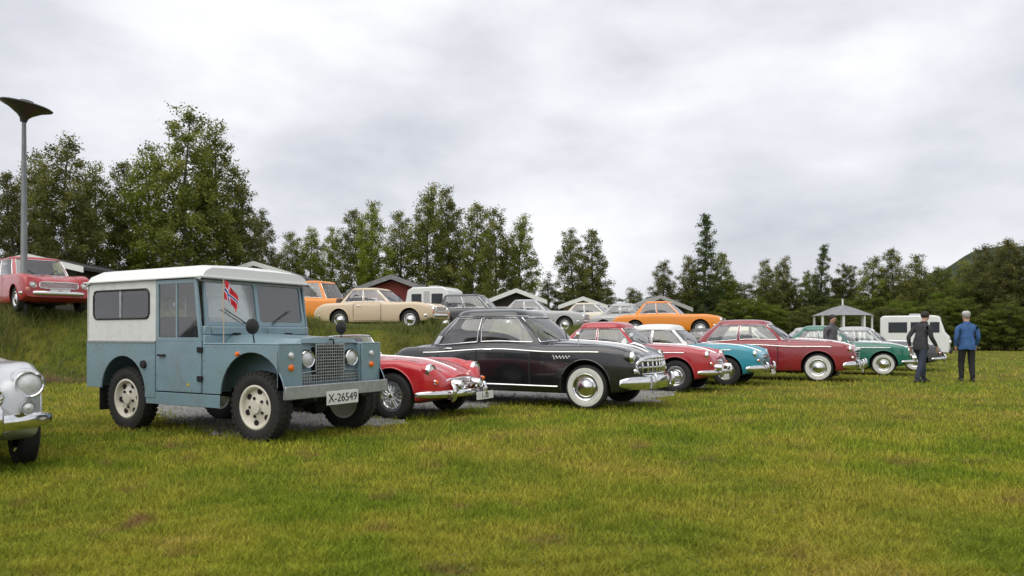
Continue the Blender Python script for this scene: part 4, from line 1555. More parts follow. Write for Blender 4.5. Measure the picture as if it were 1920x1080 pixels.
def offroader(loc, rz):
    r = thing('off_road_vehicle', 'pale blue boxy off-road estate with white roof and cream steel wheels', 'off-roader', loc, rz)
    xf = 2.235
    for sg in (-1, 1):
        y = sg * 0.80 - (0.0 if sg < 0 else 0.02)
        # lower rear side with wheel arch
        poly = [(-0.72, 1.05), (-0.72, 0.50), (-0.43, 0.50)] + arc(0, 0.46, 0.435, 174, 6) + [(0.43, 0.42), (0.62, 0.42), (0.62, 1.05)]
        putm('tub_side', panel(poly, [], 'y', y, 0.02), BLUE, r, bevel=0.004)
        put('waist_rail', MB().box(-0.725, 0.62, y - 0.006, y + 0.026, 1.048, 1.075), STEEL, r, bevel=0.004)
        # white upper side with window
        win = rrect(-0.60, 0.50, 1.34, 1.68, 0.07)
        putm('upper_side', panel([(-0.72, 1.075), (0.62, 1.075), (0.62, 1.79), (-0.70, 1.79)], [win], 'y', y + (0.012 if sg < 0 else -0.012), 0.02), LIMESTONE, r, bevel=0.004)
        wl = [(a, y + (0.010 if sg < 0 else 0.010), z) for a, z in win]
        so_ = put('window_seal', MB().tube(wl + wl[:1], 0.014, 6), SEAL, r)
        put('side_window', MB().box(-0.60, -0.06, y + 0.008, y + 0.012, 1.345, 1.675), GLASS, r)
        put('side_window', MB().box(-0.05, 0.495, y + 0.016, y + 0.020, 1.345, 1.675), GLASS, r)
        put('window_divider', MB().box(-0.07, -0.03, y + 0.004, y + 0.022, 1.35, 1.67), STEEL, so_)
        # door: skin, top frame, glass, handle, hinges
        d = put('door', MB().box(0.636, 1.432, y, y + 0.022, 0.50, 1.07), BLUE, r, bevel=0.006)
        fr_o = [(0.640, 1.072), (1.440, 1.072), (1.345, 1.775), (0.640, 1.775)]
        fr_i = [(0.685, 1.115), (1.385, 1.115), (1.305, 1.725), (0.685, 1.725)]
        putm('door_top_frame', panel(fr_o, [fr_i], 'y', y + 0.002, 0.026), BLUE, d, bevel=0.004)
        put('door_glass', MB().add([(0.685, y + 0.014, 1.115), (1.385, y + 0.014, 1.115), (1.305, y + 0.014, 1.725), (0.685, y + 0.014, 1.725)], [(0, 1, 2, 3)]), GLASS, d)
        put('window_channel', MB().box(0.99, 1.015, y + 0.006, y + 0.022, 1.115, 1.725), BLUE, d)
        put('door_handle', MB().box(0.70, 0.82, y + (-0.035 if sg < 0 else 0.026), y + (-0.004 if sg < 0 else 0.055), 0.90, 0.925), SEAL, d, bevel=0.006)
        for hz in (0.66, 0.98):
            put('hinge', MB().box(1.38, 1.47, y + (-0.018 if sg < 0 else 0.022), y + (0.0 if sg < 0 else 0.04), hz - 0.03, hz + 0.03), DARK, d, bevel=0.005)
        put('sill_panel', MB().box(0.44, 1.73, y + 0.006, y + 0.02, 0.345, 0.488), BLUE, r, bevel=0.006)
        # wing
        wp = [(1.455, 1.035), (1.455, 0.50), (1.74, 0.50)] + arc(xf, 0.47, 0.49, 176, 12) + [(2.63, 0.575), (2.63, 1.02), (2.615, 1.035)]
        wg = putm('wing', panel(wp, [], 'y', y, 0.02), BLUE, r, bevel=0.004)
        ya, yb = (-0.80, -0.47) if sg < 0 else (0.47, 0.80)
        put('wing_top', MB().box(1.455, 2.632, ya, yb, 1.036, 1.058), BLUE, wg, bevel=0.018, seg=3)
        putm('wing_front', panel([(ya, 0.60), (yb, 0.60), (yb, 1.035), (ya, 1.035)], [], 'x', 2.616, 0.018), BLUE, wg, bevel=0.004)
        put('inner_wing', MB().box(1.46, 2.61, (ya if sg > 0 else yb) - 0.01, (ya if sg > 0 else yb) + 0.01, 0.55, 1.035), BLUE, wg)
        put('wheel_box', MB().box(1.62, 2.60, min(ya, yb) + 0.03, max(ya, yb) - 0.02, 0.97, 0.99), DARK, wg)
        for (az, mt, rr) in ((0.93, LENS, 0.035), (0.80, AMBER, 0.038)):
            small_lamp(wg, 2.636, sg * 0.63, az, rr, mt, 'x', 1, 'side_lamp')
        small_lamp(wg, 2.03, sg * 0.803, 0.94, 0.028, AMBER, 'y', sg, 'side_repeater')
        put('rear_wheel_box', MB().box(-0.5, 0.5, min(sg * 0.45, sg * 0.78), max(sg * 0.45, sg * 0.78), 0.92, 0.94), DARK, r)
        put('rear_mudflap', MB().box(-0.50, -0.49, sg * 0.68 - 0.1, sg * 0.68 + 0.1, 0.22, 0.52), SEAL, r)
        for x, nm in ((xf, 'wheel'), (0, 'wheel')):
            wheel(r, x, sg * 0.665, 0.378, 0.185, 'offroad', sg, CREAMRIM)
    for sg in (-1, 1):
        rv = MB()
        yy = sg * 0.803
        spots = [(-0.70, 0.55 + 0.07 * k) for k in range(7)] + [(0.60, 0.46 + 0.08 * k) for k in range(7)] + [(1.475, 0.55 + 0.08 * k) for k in range(6)] + [(-0.66 + 0.14 * k, 1.03) for k in range(9)] + [(1.52 + 0.15 * k, 1.015) for k in range(8)] + [(0.67 + 0.12 * k, 0.53) for k in range(7)]
        for (px_, pz_) in spots:
            rv.lathe([(0, sg * 0.004), (0.006, sg * 0.003), (0.009, -sg * 0.002)], 6, 'y', (px_, yy, pz_))
        ro_ = put('rivets', rv, BLUE, r)
        ro_['kind'] = 'stuff'
    put('fuel_filler', MB().lathe([(0, -0.03), (0.045, -0.028), (0.05, 0.0)], 16, 'y', (0.42, -0.80, 0.80)), SEAL, r)
    put('rear_lamp_box', MB().box(-0.755, -0.72, -0.78, -0.62, 0.62, 0.78), REDLENS, r, bevel=0.01)
    # bonnet
    rows = []
    for i in range(9):
        f = i / 8
        x = 1.455 + (2.575 - 1.455) * f
        zc_ = 1.165 - 0.045 * f
        row = []
        for j in range(13):
            q = -1 + 2 * j / 12
            k = abs(q)
            z = zc_ - 0.035 * k ** 2 - (0.07 if k > 0.97 else 0)
            row.append((x + (0.0 if i < 8 else -0.03 * k * k), q * 0.50, z))
        rows.append(row)
    rows.append([(p[0] + 0.012, p[1], 1.055) for p in rows[-1]])
    bn = put('bonnet', MB().grid(rows), BLUE, r, ang=50)
    put('bonnet_hinge', MB().box(1.45, 1.56, -0.42, -0.36, 1.150, 1.168).box(1.45, 1.56, 0.36, 0.42, 1.150, 1.168), DARK, bn, bevel=0.004)
    put('bonnet_latch', MB().tube([(2.56, 0.0, 1.10), (2.63, 0, 1.09), (2.635, 0, 1.04)], 0.010, 6), DARK, bn)
    # radiator panel, grille mesh, headlamps
    putm('radiator_panel', panel([(-0.47, 0.58), (0.47, 0.58), (0.47, 1.05), (-0.47, 1.05)], [rrect(-0.25, 0.25, 0.64, 1.01, 0.02)], 'x', 2.52, 0.02), BLUE, r)
    put('radiator', MB().box(2.44, 2.47, -0.30, 0.30, 0.60, 1.03), DARK, r)
    g = MB()
    for k in range(27):
        y = -0.455 + 0.035 * k
        lo = 0.60 if abs(y) < 0.2 else 0.60
        hi = 1.035 if abs(y) < 0.22 else 0.72
        g.box(2.575, 2.583, y - 0.0042, y + 0.0042, lo, hi)
    for k in range(14):
        z = 0.602 + 0.0333 * k
        e = 0.46 if z < 0.73 else 0.215
        g.box(2.5835, 2.590, -e, e, z - 0.0042, z + 0.0042)
    gr_ = put('grille_mesh', g, STEEL, r, ang=20)
    put('grille_frame', MB().tube([(2.583, -0.47, 0.595), (2.583, -0.47, 0.73), (2.583, -0.22, 0.75), (2.583, -0.22, 1.04), (2.583, 0.22, 1.04), (2.583, 0.22, 0.75), (2.583, 0.47, 0.73), (2.583, 0.47, 0.595), (2.583, -0.47, 0.595)], 0.010, 6), STEEL, gr_)
    for sg in (-1, 1):
        headlight(r, 2.575, sg * 0.345, 0.885, 0.098, None)
    # bulkhead, vents, windscreen
    put('bulkhead', MB().box(1.432, 1.470, -0.785, 0.785, 0.50, 1.145), BLUE, r, bevel=0.01)
    for sg in (-1, 1):
        put('vent_flap', MB().box(1.468, 1.487, sg * 0.40 - 0.29, sg * 0.40 + 0.29, 1.150, 1.235), BLUE, r, bevel=0.008)
    put('scuttle', MB().box(1.40, 1.468, -0.775, 0.775, 1.145, 1.245), BLUE, r, bevel=0.012)
    wf = putm('windscreen_frame', panel([(-0.745, 0), (0.745, 0), (0.715, 0.545), (-0.715, 0.545)], [rrect(-0.70, -0.022, 0.05, 0.50, 0.04), rrect(0.022, 0.70, 0.05, 0.50, 0.04)], 'x', -0.02, 0.04), BLUE, r, bevel=0.005)
    wf.location = (1.432, 0, 1.243)
    wf.rotation_euler = (0, R(-9), 0)
    for sg in (-1, 1):
        put('windscreen', MB().box(-0.003, 0.003, min(sg * 0.02, sg * 0.70), max(sg * 0.02, sg * 0.70), 0.05, 0.50), GLASS, wf)
        put('wiper', MB().tube([(0.03, sg * 0.18, 0.02), (0.032, sg * 0.50, 0.20)], 0.006, 5), SEAL, wf)
    # roof
    rows = []
    for i in range(15):
        f = i / 14
        x = -0.745 + (1.44 + 0.745) * f
        en = min(1, min(f, 1 - f) / 0.07)
        dz = -0.05 * (1 - en) ** 2
        row = []
        for j in range(23):
            q = -1 + 2 * j / 22
            k = abs(q)
            z = 1.955 - 0.035 * k * k - 0.135 * max(0, (k - 0.80) / 0.20) ** 2.4 + dz * (1 - 0.4 * k)
            rib = 0.006 * math.cos(q * math.pi * 6) if k < 0.8 and 0.08 < f < 0.92 else 0
            row.append((x, q * 0.812, z + rib))
        rows.append(row)
    bot0 = [(p[0] - 0.004, p[1], 1.775) for p in rows[0]]
    bot1 = [(p[0] + 0.004, p[1], 1.775) for p in rows[-1]]
    rf = put('roof', MB().grid([bot0] + rows + [bot1]), WHITEP, r, ang=60)
    put('gutter', MB().box(-0.76, 1.455, -0.832, -0.806, 1.782, 1.80).box(-0.76, 1.455, 0.806, 0.832, 1.782, 1.80).box(1.443, 1.462, -0.806, 0.806, 1.782, 1.80), WHITEP, rf, bevel=0.004)
    put('roof_vent', MB().box(0.1, 0.34, -0.17, 0.17, 1.948, 1.985), WHITEP, rf, bevel=0.012)
    put('headlining', MB().box(-0.70, 1.38, -0.76, 0.76, 1.745, 1.76), simple('headlining_cloth', (0.42, 0.40, 0.36), 0.9), r)
    # rear
    putm('tail_panel', panel([(-0.80, 0.50), (0.80, 0.50), (0.80, 1.05), (-0.80, 1.05)], [], 'x', -0.735, 0.016), BLUE, r)
    putm('rear_door', panel([(-0.79, 1.06), (0.79, 1.06), (0.79, 1.79), (-0.79, 1.79)], [rrect(-0.6, 0.6, 1.32, 1.68, 0.06)], 'x', -0.735, 0.016), LIMESTONE, r)
    put('rear_window', MB().box(-0.730, -0.726, -0.60, 0.60, 1.32, 1.68), GLASS, r)
    # interior
    put('floor', MB().box(-0.70, 1.43, -0.45, 0.45, 0.52, 0.56), INTER, r)
    for py in (-0.5, 0.0, 0.5):
        s_ = put('seat', MB().box(0.62, 1.05, py - 0.22, py + 0.22, 0.86, 1.0), INTER, r, bevel=0.04)
        put('seat_back', MB().box(0.55, 0.66, py - 0.22, py + 0.22, 0.95, 1.36), INTER, s_, bevel=0.04)
    put('dashboard', MB().box(1.28, 1.40, -0.74, 0.74, 0.98, 1.20), INTER, r, bevel=0.03)
    so_ = put('steering_wheel', MB().lathe([(0.21 + 0.011 * math.cos(a), 0.011 * math.sin(a)) for a in np.linspace(0, 2 * math.pi, 8, endpoint=False)], 28, 'x', closed=True), SEAL, r, loc=(1.12, 0.42, 1.22), rot=(0, R(-40), 0))
    put('spokes', MB().box(-0.005, 0.005, -0.2, 0.2, -0.012, 0.012).box(-0.005, 0.005, -0.012, 0.012, -0.2, 0.2), SEAL, so_)
    # bumper, chassis, plate
    bp = put('bumper', MB().box(2.70, 2.745, -0.80, 0.80, 0.475, 0.615), STEEL, r, bevel=0.008)
    put('bumper_iron', MB().box(2.45, 2.70, -0.42, -0.34, 0.49, 0.60).box(2.45, 2.70, 0.34, 0.42, 0.49, 0.60), DARK, bp)
    put('chassis_rail', MB().box(-0.74, 2.60, -0.42, -0.34, 0.44, 0.56).box(-0.74, 2.60, 0.34, 0.42, 0.44, 0.56), DARK, r)
    for ax in (0, xf):
        put('axle', MB().tube([(ax, -0.6, 0.378), (ax, 0.6, 0.378)], 0.05, 8).lathe([(0, -0.16), (0.12, -0.1), (0.15, 0), (0.12, 0.1), (0, 0.16)], 14, 'x', (ax, 0.12, 0.378)), DARK, r)
        for sy in (-0.38, 0.38):
            put('leaf_spring', MB().tube([(ax - 0.55, sy, 0.46), (ax, sy, 0.34), (ax + 0.5, sy, 0.47)], 0.03, 6), DARK, r)
    put('exhaust', MB().tube([(0.6, 0.2, 0.42), (1.6, 0.2, 0.42)], 0.06, 8), DARK, r)
    plate(r, 'X-26549', 2.752, 0.02, 0.455, 0.50, 0.15)
    # wing mirrors
    for sg in (-1, 1):
        mr_ = put('wing_mirror', MB().tube([(2.12, sg * 0.66, 1.058), (2.12, sg * 0.68, 1.17)], 0.008, 6), SEAL, r)
        put('mirror_head', MB().lathe([(0, 0.035), (0.06, 0.025), (0.085, 0.0), (0.085, -0.012), (0, -0.014)], 20, 'x', (2.12, sg * 0.68, 1.235)), SEAL, mr_)
    put('door_badge', MB().box(1.20, 1.235, -0.806, -0.80, 0.57, 0.605), simple('yellow_badge', (0.6, 0.45, 0.06), 0.5), r)
    return r


lr = offroader((-4.27, 9.643, 0.0), -0.524)

# small flag on the near wing
fl = thing('flag', 'small red flag with blue and white cross on a thin staff', 'flag', (0, 0, 0))
M4 = Matrix.Translation((-4.27, 9.643, 0)) @ Matrix.Rotation(-0.524, 4, 'Z')
fb = M4 @ Vector((1.68, -0.70, 1.055))
fl.location = fb
STAFF = simple('flag_staff', (0.55, 0.42, 0.30), 0.5)
put('staff', MB().tube([(0, 0, 0), (0.0, 0, 0.70)], 0.006, 6), STAFF, fl)
FR_ = simple('flag_red', (0.62, 0.02, 0.03), 0.8)
FW_ = simple('flag_white', (0.78, 0.78, 0.78), 0.8)
FB_ = simple('flag_blue', (0.01, 0.05, 0.30), 0.8)
cl = MB()
ncx, ncy = 44, 32
gridp = []
for i in range(ncx + 1):
    row = []
    for j in range(ncy + 1):
        u_, v_ = i / ncx, j / ncy
        sag = u_ ** 1.25 * 0.17
        row.append((0.008 + u_ * 0.145 + 0.010 * math.sin(v_ * 5 + u_ * 6), 0.028 * math.sin(u_ * 9 + v_ * 1.5) * u_ ** 0.5, 0.69 - v_ * 0.20 - sag))
    gridp.append(row)
cl.grid(gridp)
mi = []
for i in range(ncx):
    for j in range(ncy):
        fx, fy = (i + .5) / ncx * 22, (j + .5) / ncy * 16
        if 7 < fx < 9 or 7 < fy < 9:
            mi.append(2)
        elif 6 < fx < 10 or 6 < fy < 10:
            mi.append(1)
        else:
            mi.append(0)
cl.m = mi
put('cloth', cl, [FR_, FW_, FB_], fl, ang=80, fix=False)


# ================================================================== CARS
def by_wheel(P, wx, wy, rz, z=0.0):
    """origin for a car whose near front wheel touches the ground at (wx, wy)"""
    tr = P['W'] / 2 - P.get('wheel_w', 0.16) / 2 - 0.05
    lx, ly = P['wb'] / 2, -tr
    return (wx - math.cos(rz) * lx + math.sin(rz) * ly, wy - math.sin(rz) * lx - math.cos(rz) * ly, z)


BLACK = paint('black_saloon_paint', (0.010, 0.011, 0.013), 0.16, 1.0, 0.12, drops=True)
REDP = paint('bright_red_paint', (0.50, 0.012, 0.018), 0.25, 0.9, 0.10)
RED2 = paint('crimson_paint', (0.42, 0.02, 0.03), 0.28, 0.8, 0.15)
MAROON = paint('maroon_paint', (0.27, 0.016, 0.022), 0.25, 0.9, 0.15)
CYAN = paint('turquoise_paint', (0.02, 0.27, 0.36), 0.28, 0.8, 0.12)
GREEN = paint('racing_green_paint', (0.008, 0.15, 0.095), 0.25, 0.9, 0.12)
SILVER = paint('silver_grey_paint', (0.52, 0.535, 0.55), 0.3, 0.8, 0.10, metallic=0.25, drops=True)
GREYD = paint('dark_grey_paint', (0.06, 0.062, 0.068), 0.3, 0.7, 0.2)
GREYL = paint('light_grey_paint', (0.42, 0.43, 0.43), 0.35, 0.6, 0.15)
BEIGE = paint('beige_paint', (0.62, 0.49, 0.33), 0.35, 0.5, 0.12)
CREAM = paint('cream_paint', (0.66, 0.60, 0.46), 0.35, 0.5, 0.12)
ORANGE = paint('orange_paint', (0.78, 0.25, 0.01), 0.35, 0.5, 0.08)
REDV = paint('red_van_paint', (0.38, 0.02, 0.025), 0.35, 0.5, 0.15)
WHITEC = paint('white_van_paint', (0.72, 0.73, 0.72), 0.4, 0.4, 0.12)

SEDAN = dict(W=1.78, wb=2.80, fo=0.82, ro=1.06, fend=0.985, rfend=0.95, hood=1.065, trunk=1.00, belt=1.06, nose=0.82, roof=1.60, crown=0.13, cowl=0.66, rear=-1.72, rcowl=0.16, rrear=-1.20, rw=0.70, nr=4.2, bulge=0.05,
             lamp=(-0.11, 0.66, 0.80, 0.098), grille='teeth', gz0=0.50, gz1=0.80, gw=0.66, gbow=0.13, gbars=3, gsur=0.034, gx=0.05, bz=0.42, bh=0.10, boff=0.14, wheel_r=0.345, wheel_w=0.165, white=True, sill=0.24,
             trims=((4.45, -1.6, 1.62, 0.012), (1.55, -0.85, 0.95, 0.014)), paint=BLACK, louvres=True, B=(90,), doors=((-0.52, 0.46), (-1.30, -0.54)), ovr=0.42, bcurve=0.16, railchrome=True, cowlup=0.02, dip=0.03, mirror=True, bw=0.875, ind=(-0.05, 0.72, 0.60, 0.035, LENS))
root, c_ = build_car(SEDAN, 'saloon_car', 'glossy black fifties saloon with whitewall tyres and toothed chrome grille', by_wheel(SEDAN, 1.16, 11.5, -0.50), -0.50)
# fender script and V emblem of the black saloon
put('fender_script', MB().tube([(0.86 + 0.30 * q, -SEDAN['W'] / 2 * 0.992 - 0.006, 0.80 + (0.035 if q < 0.2 else 0.018) * math.sin(q * 34)) for q in np.linspace(0, 1, 60)], 0.006, 5), CHROME, root)
put('emblem', MB().tube([(c_.xn + 0.135, -0.10, 0.47), (c_.xn + 0.14, 0, 0.41), (c_.xn + 0.135, 0.10, 0.47)], 0.014, 6), CHROME, root)
put('bonnet_ornament', MB().loft([[(c_.xn - 0.42 + 0.32 * q, 0.022 * s * math.cos(a), 0.985 - 0.10 * q + 0.05 * s + 0.03 * s * math.sin(a)) for a in np.linspace(0, 2 * math.pi, 8, endpoint=False)] for q, s in ((0, 0.2), (0.3, 1), (0.7, 1), (1, 0.3))]), CHROME, root, ang=60)

ROAD = dict(W=1.56, wb=2.30, fo=0.68, ro=0.80, fend=0.80, rfend=0.78, hood=0.84, trunk=0.80, belt=0.84, nose=0.60, roof=1.16, crown=0.1, cowl=0.25, rear=-0.80, open=True,
            lamp=(-0.14, 0.565, 0.66, 0.092), lamp2=(0.13, 0.24, 0.47, 0.062), grille='horizontal', gz0=0.40, gz1=0.555, gw=0.40, gbow=0.05, gbars=7, gexp=2.6, bz=0.35, bh=0.050, wheel_r=0.315, wheel_w=0.145, wstyle='wire', sill=0.20,
            paint=REDP, doors=((-0.72, 0.12),), ovr=0.40, valley=0.045, dip=0.10, ind=(-0.03, 0.60, 0.52, 0.03, AMBER), plate=('L-20', 0.15, 0.36, 0.29, True), bonnet_t=8.8)
build_car(ROAD, 'roadster', 'bright red open roadster with twin fog lamps between the off-roader and black saloon', by_wheel(ROAD, -1.60, 10.15, -0.50), -0.50)

COMPACT = dict(W=1.62, wb=2.45, fo=0.72, ro=0.85, fend=0.90, rfend=0.86, hood=0.97, trunk=0.95, belt=0.98, nose=0.72, roof=1.44, crown=0.13, cowl=0.42, rear=-1.46, rcowl=0.0, rrear=-1.02, rw=0.70, nr=4.0, bulge=0.045,
               lamp=(-0.12, 0.58, 0.74, 0.092), grille='horizontal', gz0=0.44, gz1=0.64, gw=0.42, gbow=0.05, gbars=6, bz=0.40, bh=0.055, wheel_r=0.32, wheel_w=0.15, sill=0.23, paint=RED2, B=(88,), doors=((-0.75, 0.28),), ind=(-0.03, 0.62, 0.58, 0.03, AMBER), trims=((4.3, -1.3, 1.4, 0.010),), plate=('', 0.12, 0.0, 0.30, True))
P5 = dict(COMPACT, paint=RED2, lamp2=(0.10, 0.42, 0.50, 0.06))
build_car(P5, 'saloon_car', 'crimson small rounded saloon half hidden behind the black saloon bonnet', by_wheel(P5, 3.30, 15.0, -0.50), -0.50)
P6 = dict(COMPACT, paint=CYAN, W=1.68, wb=2.55, hood=0.96, fend=0.92, gw=0.52, gz0=0.46, gz1=0.66, lamp=(-0.10, 0.60, 0.72, 0.095), roof=1.42, roofpaint=WHITEP, bh=0.07, plate=('', 0.12, 0.3, 0.30, True), grille='vertical', gstep=0.05)
build_car(P6, 'saloon_car', 'turquoise saloon with white roof parked beside the crimson car', by_wheel(P6, 4.85, 16.9, -0.52), -0.52)
P7 = dict(SEDAN, paint=MAROON, W=1.82, louvres=False, grille='horizontal', gbars=5, gw=0.56, roof=1.56, plate=('', 0.13, 0.0, 0.28, True), mirror=False)
P7['trims'] = ((4.3, -1.6, 1.7, 0.013),)
build_car(P7, 'saloon_car', 'large maroon fifties saloon with whitewall tyres and chrome side strip', by_wheel(P7, 7.55, 18.4, -0.50), -0.50)
P8 = dict(COMPACT, paint=GREEN, grille='vertical', gw=0.24, gz0=0.42, gz1=0.74, gexp=2.4, gstep=0.04, lamp=(-0.08, 0.54, 0.70, 0.095), lamp2=(0.10, 0.34, 0.50, 0.065), white=True, plate=('', 0.12, 0.0, 0.29, True))
build_car(P8, 'saloon_car', 'dark green saloon with upright grille and fog lamps', by_wheel(P8, 10.55, 21.2, -0.50), -0.50)
P9 = dict(COMPACT, paint=GREYD, roofpaint=GREYL, white=True, wb=2.6, plate=('', 0.12, 0, 0.29, True))
build_car(P9, 'saloon_car', 'dark grey saloon with pale roof at the end of the front row', by_wheel(P9, 12.85, 23.8, -0.50), -0.50)

# silver car whose front corner shows at the frame's edge
PS = dict(COMPACT, paint=SILVER, W=1.66, fo=0.70, grille='vertical', gw=0.42, gz0=0.52, gz1=0.78, gx=0.03, gexp=2.6, gstep=0.04, gbow=0.05, gsur=0.024, lamp=(-0.06, 0.62, 0.74, 0.108), podlen=0.42, lamp2=(0.02, 0.60, 0.555, 0.055), bz=0.44, bh=0.065, ind=None, hood=0.985, fend=0.90, plate=None, mirror=False, white=False)
cs = Car(PS)
rz = -0.80
nc = Vector((-4.36, 5.64))
org = (nc.x - math.cos(rz) * cs.xn, nc.y - math.sin(rz) * cs.xn, 0)
build_car(PS, 'saloon_car', 'silver grey rounded saloon with barred oval grille, only its front corner in view', org, rz)

# ---- upper row on the bank and second row
BOXY = dict(COMPACT, boxy=1.0, W=1.68, wb=2.60, fo=0.78, ro=1.0, fend=0.90, rfend=0.90, hood=0.93, trunk=0.93, belt=0.95, nose=0.74, roof=1.42, crown=0.07, cowl=0.55, rear=-1.45, rcowl=0.0, rrear=-1.0, valley=0.0, bulge=0.015, nb=6, nr=5, lamp=(-0.015, 0.58, 0.66, 0.085), grille='horizontal', gz0=0.58, gz1=0.74, gw=0.44, gbow=0.01, gexp=6, podlen=0.06, dip=0.02, trims=(), ind=(0.0, 0.70, 0.56, 0.035, AMBER), ovr=0.0, bz=0.46, plate=None, rw=0.74)


def row2(P, u, Y, rz, label, name='saloon_car', near=False, z=None, group=None):
    x = at(u, Y)
    return build_car(P, name, label, (x, Y, (float(hgt(x, Y)) + 0.02) if z is None else z), rz, near=near, group=group)


row2(dict(BOXY, paint=BEIGE, W=1.72), 722, 25.6, -0.30, 'beige saloon standing on the grassy bank above the red roadster', near=True)
row2(dict(BOXY, paint=REDV, roof=1.55, hood=1.0, belt=1.02, fend=0.98, cowl=0.75, rcowl=0.25, rear=-1.6, rrear=-1.45, plate=('24', 0.1, 0.0, 0.5, True)), 66, 20.6, -0.75, 'red estate with chrome bumper facing out over the bank by the lamp post', 'estate_car', near=True)
row2(dict(BOXY, paint=ORANGE, roof=1.75, rear=-1.75, rrear=-1.6, cowl=0.9, rcowl=0.55, belt=1.08, hood=1.0, fend=1.02), 596, 29.5, -0.35, 'orange van behind the beige saloon on the bank', 'van')
row2(dict(BOXY, paint=GREYD, roof=1.50, rear=-1.7, rrear=-1.5), 905, 30.0, -0.30, 'dark grey estate on the bank behind the black saloon roof', 'estate_car')
row2(dict(BOXY, paint=GREYL), 1010, 32.0, -0.28, 'light grey saloon on the bank next to the dark grey estate')
row2(dict(BOXY, paint=CREAM), 1120, 35.0, -0.35, 'cream saloon on the low bank beyond the crimson car')
row2(dict(BOXY, paint=ORANGE, roof=1.46), 1258, 30.6, -0.40, 'orange saloon on the low bank behind the crimson and turquoise cars')
row2(dict(COMPACT, paint=GREYL, plate=None), 1190, 33.5, -0.40, 'light grey rounded saloon beside the orange saloon on the low bank')
row2(dict(COMPACT, paint=GREYD, plate=None), 1345, 29.5, -0.45, 'dark grey rounded saloon next to the orange saloon at the bank foot')
row2(dict(COMPACT, paint=CREAM, plate=None), 1418, 25.2, -0.50, 'cream rounded saloon behind the turquoise car and the maroon saloon', z=0.0)
row2(dict(COMPACT, paint=GREYL, plate=None), 1545, 27.5, -0.5, 'pale grey rounded saloon behind the maroon saloon', z=0.0)
row2(dict(COMPACT, paint=WHITEC, plate=None), 1640, 29.5, -0.5, 'white rounded saloon behind the green saloon', z=0.0)


def boxvan(name, label, cat, u, Y, rz, Lh, W, H, z0, mat, cab=True):
    x = at(u, Y)
    r = thing(name, label, cat, (x, Y, float(hgt(x, Y))), rz)
    prof = [(-Lh, z0), (-Lh, H - 0.12), (-Lh + 0.12, H), (Lh * 0.55, H), (Lh * 0.72, H - 0.05), (Lh * 0.88, z0 + 0.95), (Lh, z0 + 0.75), (Lh, z0)] if cab else [(-Lh, z0), (-Lh - 0.05, H * 0.55), (-Lh + 0.12, H - 0.15), (-Lh + 0.4, H), (Lh - 0.4, H), (Lh - 0.12, H - 0.15), (Lh + 0.08, H * 0.55), (Lh - 0.08, z0)]
    me = panel(prof, [], 'y', -W / 2, W)
    smooth(me, 30)
    me.materials.append(mat)
    put('body', me, None, r, bevel=0.06)
    for sg in (-1, 1):
        y = sg * (W / 2 + 0.004)
        wins = ((-Lh * 0.75, -Lh * 0.2), (-Lh * 0.1, Lh * 0.4), (Lh * 0.45, Lh * 0.72)) if cab else ((-Lh * 0.7, -Lh * 0.25), (Lh * 0.2, Lh * 0.7))
        for (a, b) in wins:
            put('side_window', MB().box(a, b, y - 0.01, y + 0.01, z0 + 0.95, min(H - 0.25, z0 + 1.45)), simple('dark_pane', (0.02, 0.025, 0.03), 0.08), r, bevel=0.03)
    if cab:
        a, b = Vector((Lh * 0.735, 0, H - 0.12)), Vector((Lh * 0.875, 0, z0 + 1.0))
        put('windscreen', MB().add([(a.x + 0.03, -W * 0.43, a.z), (a.x + 0.03, W * 0.43, a.z), (b.x + 0.03, W * 0.45, b.z), (b.x + 0.03, -W * 0.45, b.z)], [(0, 1, 2, 3)]), simple('dark_pane', (0.02, 0.025, 0.03), 0.08), r)
        for sg in (-1, 1):
            headlight(r, Lh + 0.01, sg * W * 0.36, z0 + 0.5, 0.10, None)
        put('bumper', MB().box(Lh - 0.02, Lh + 0.1, -W / 2, W / 2, z0 - 0.02, z0 + 0.16), SEAL, r, bevel=0.03)
    else:
        put('front_window', MB().box(Lh - 0.06, Lh + 0.07, -W * 0.36, W * 0.36, z0 + 0.95, H - 0.5), simple('dark_pane', (0.02, 0.025, 0.03), 0.08), r, bevel=0.03)
        put('door', MB().box(-Lh * 0.15, Lh * 0.12, -W / 2 - 0.015, -W / 2 + 0.01, z0 + 0.05, H - 0.2), GREYL, r, bevel=0.02)
        put('drawbar', MB().tube([(Lh - 0.1, 0, z0), (Lh + 1.0, 0, 0.42)], 0.05, 8), DARK, r)
    put('roof_vent', MB().box(-0.25, 0.25, -0.25, 0.25, H - 0.01, H + 0.10), GREYL, r, bevel=0.03)
    for xx in ((-Lh * 0.62, Lh * 0.62) if cab else (-0.1,)):
        for sg in (-1, 1):
            wheel(r, xx, sg * (W / 2 - 0.10), 0.33, 0.18, 'hubcap', sg, GREYL)
    return r


boxvan('caravan', 'white caravan with roof vent on the bank behind the beige saloon', 'caravan', 816, 37.0, -0.35, 1.2, 1.8, 2.2, 0.42, WHITEC, cab=False)
boxvan('camper_van', 'white high-roofed camper van behind the two walking people', 'van', 1716, 36.0, -0.55, 1.45, 1.7, 2.08, 0.32, WHITEC)


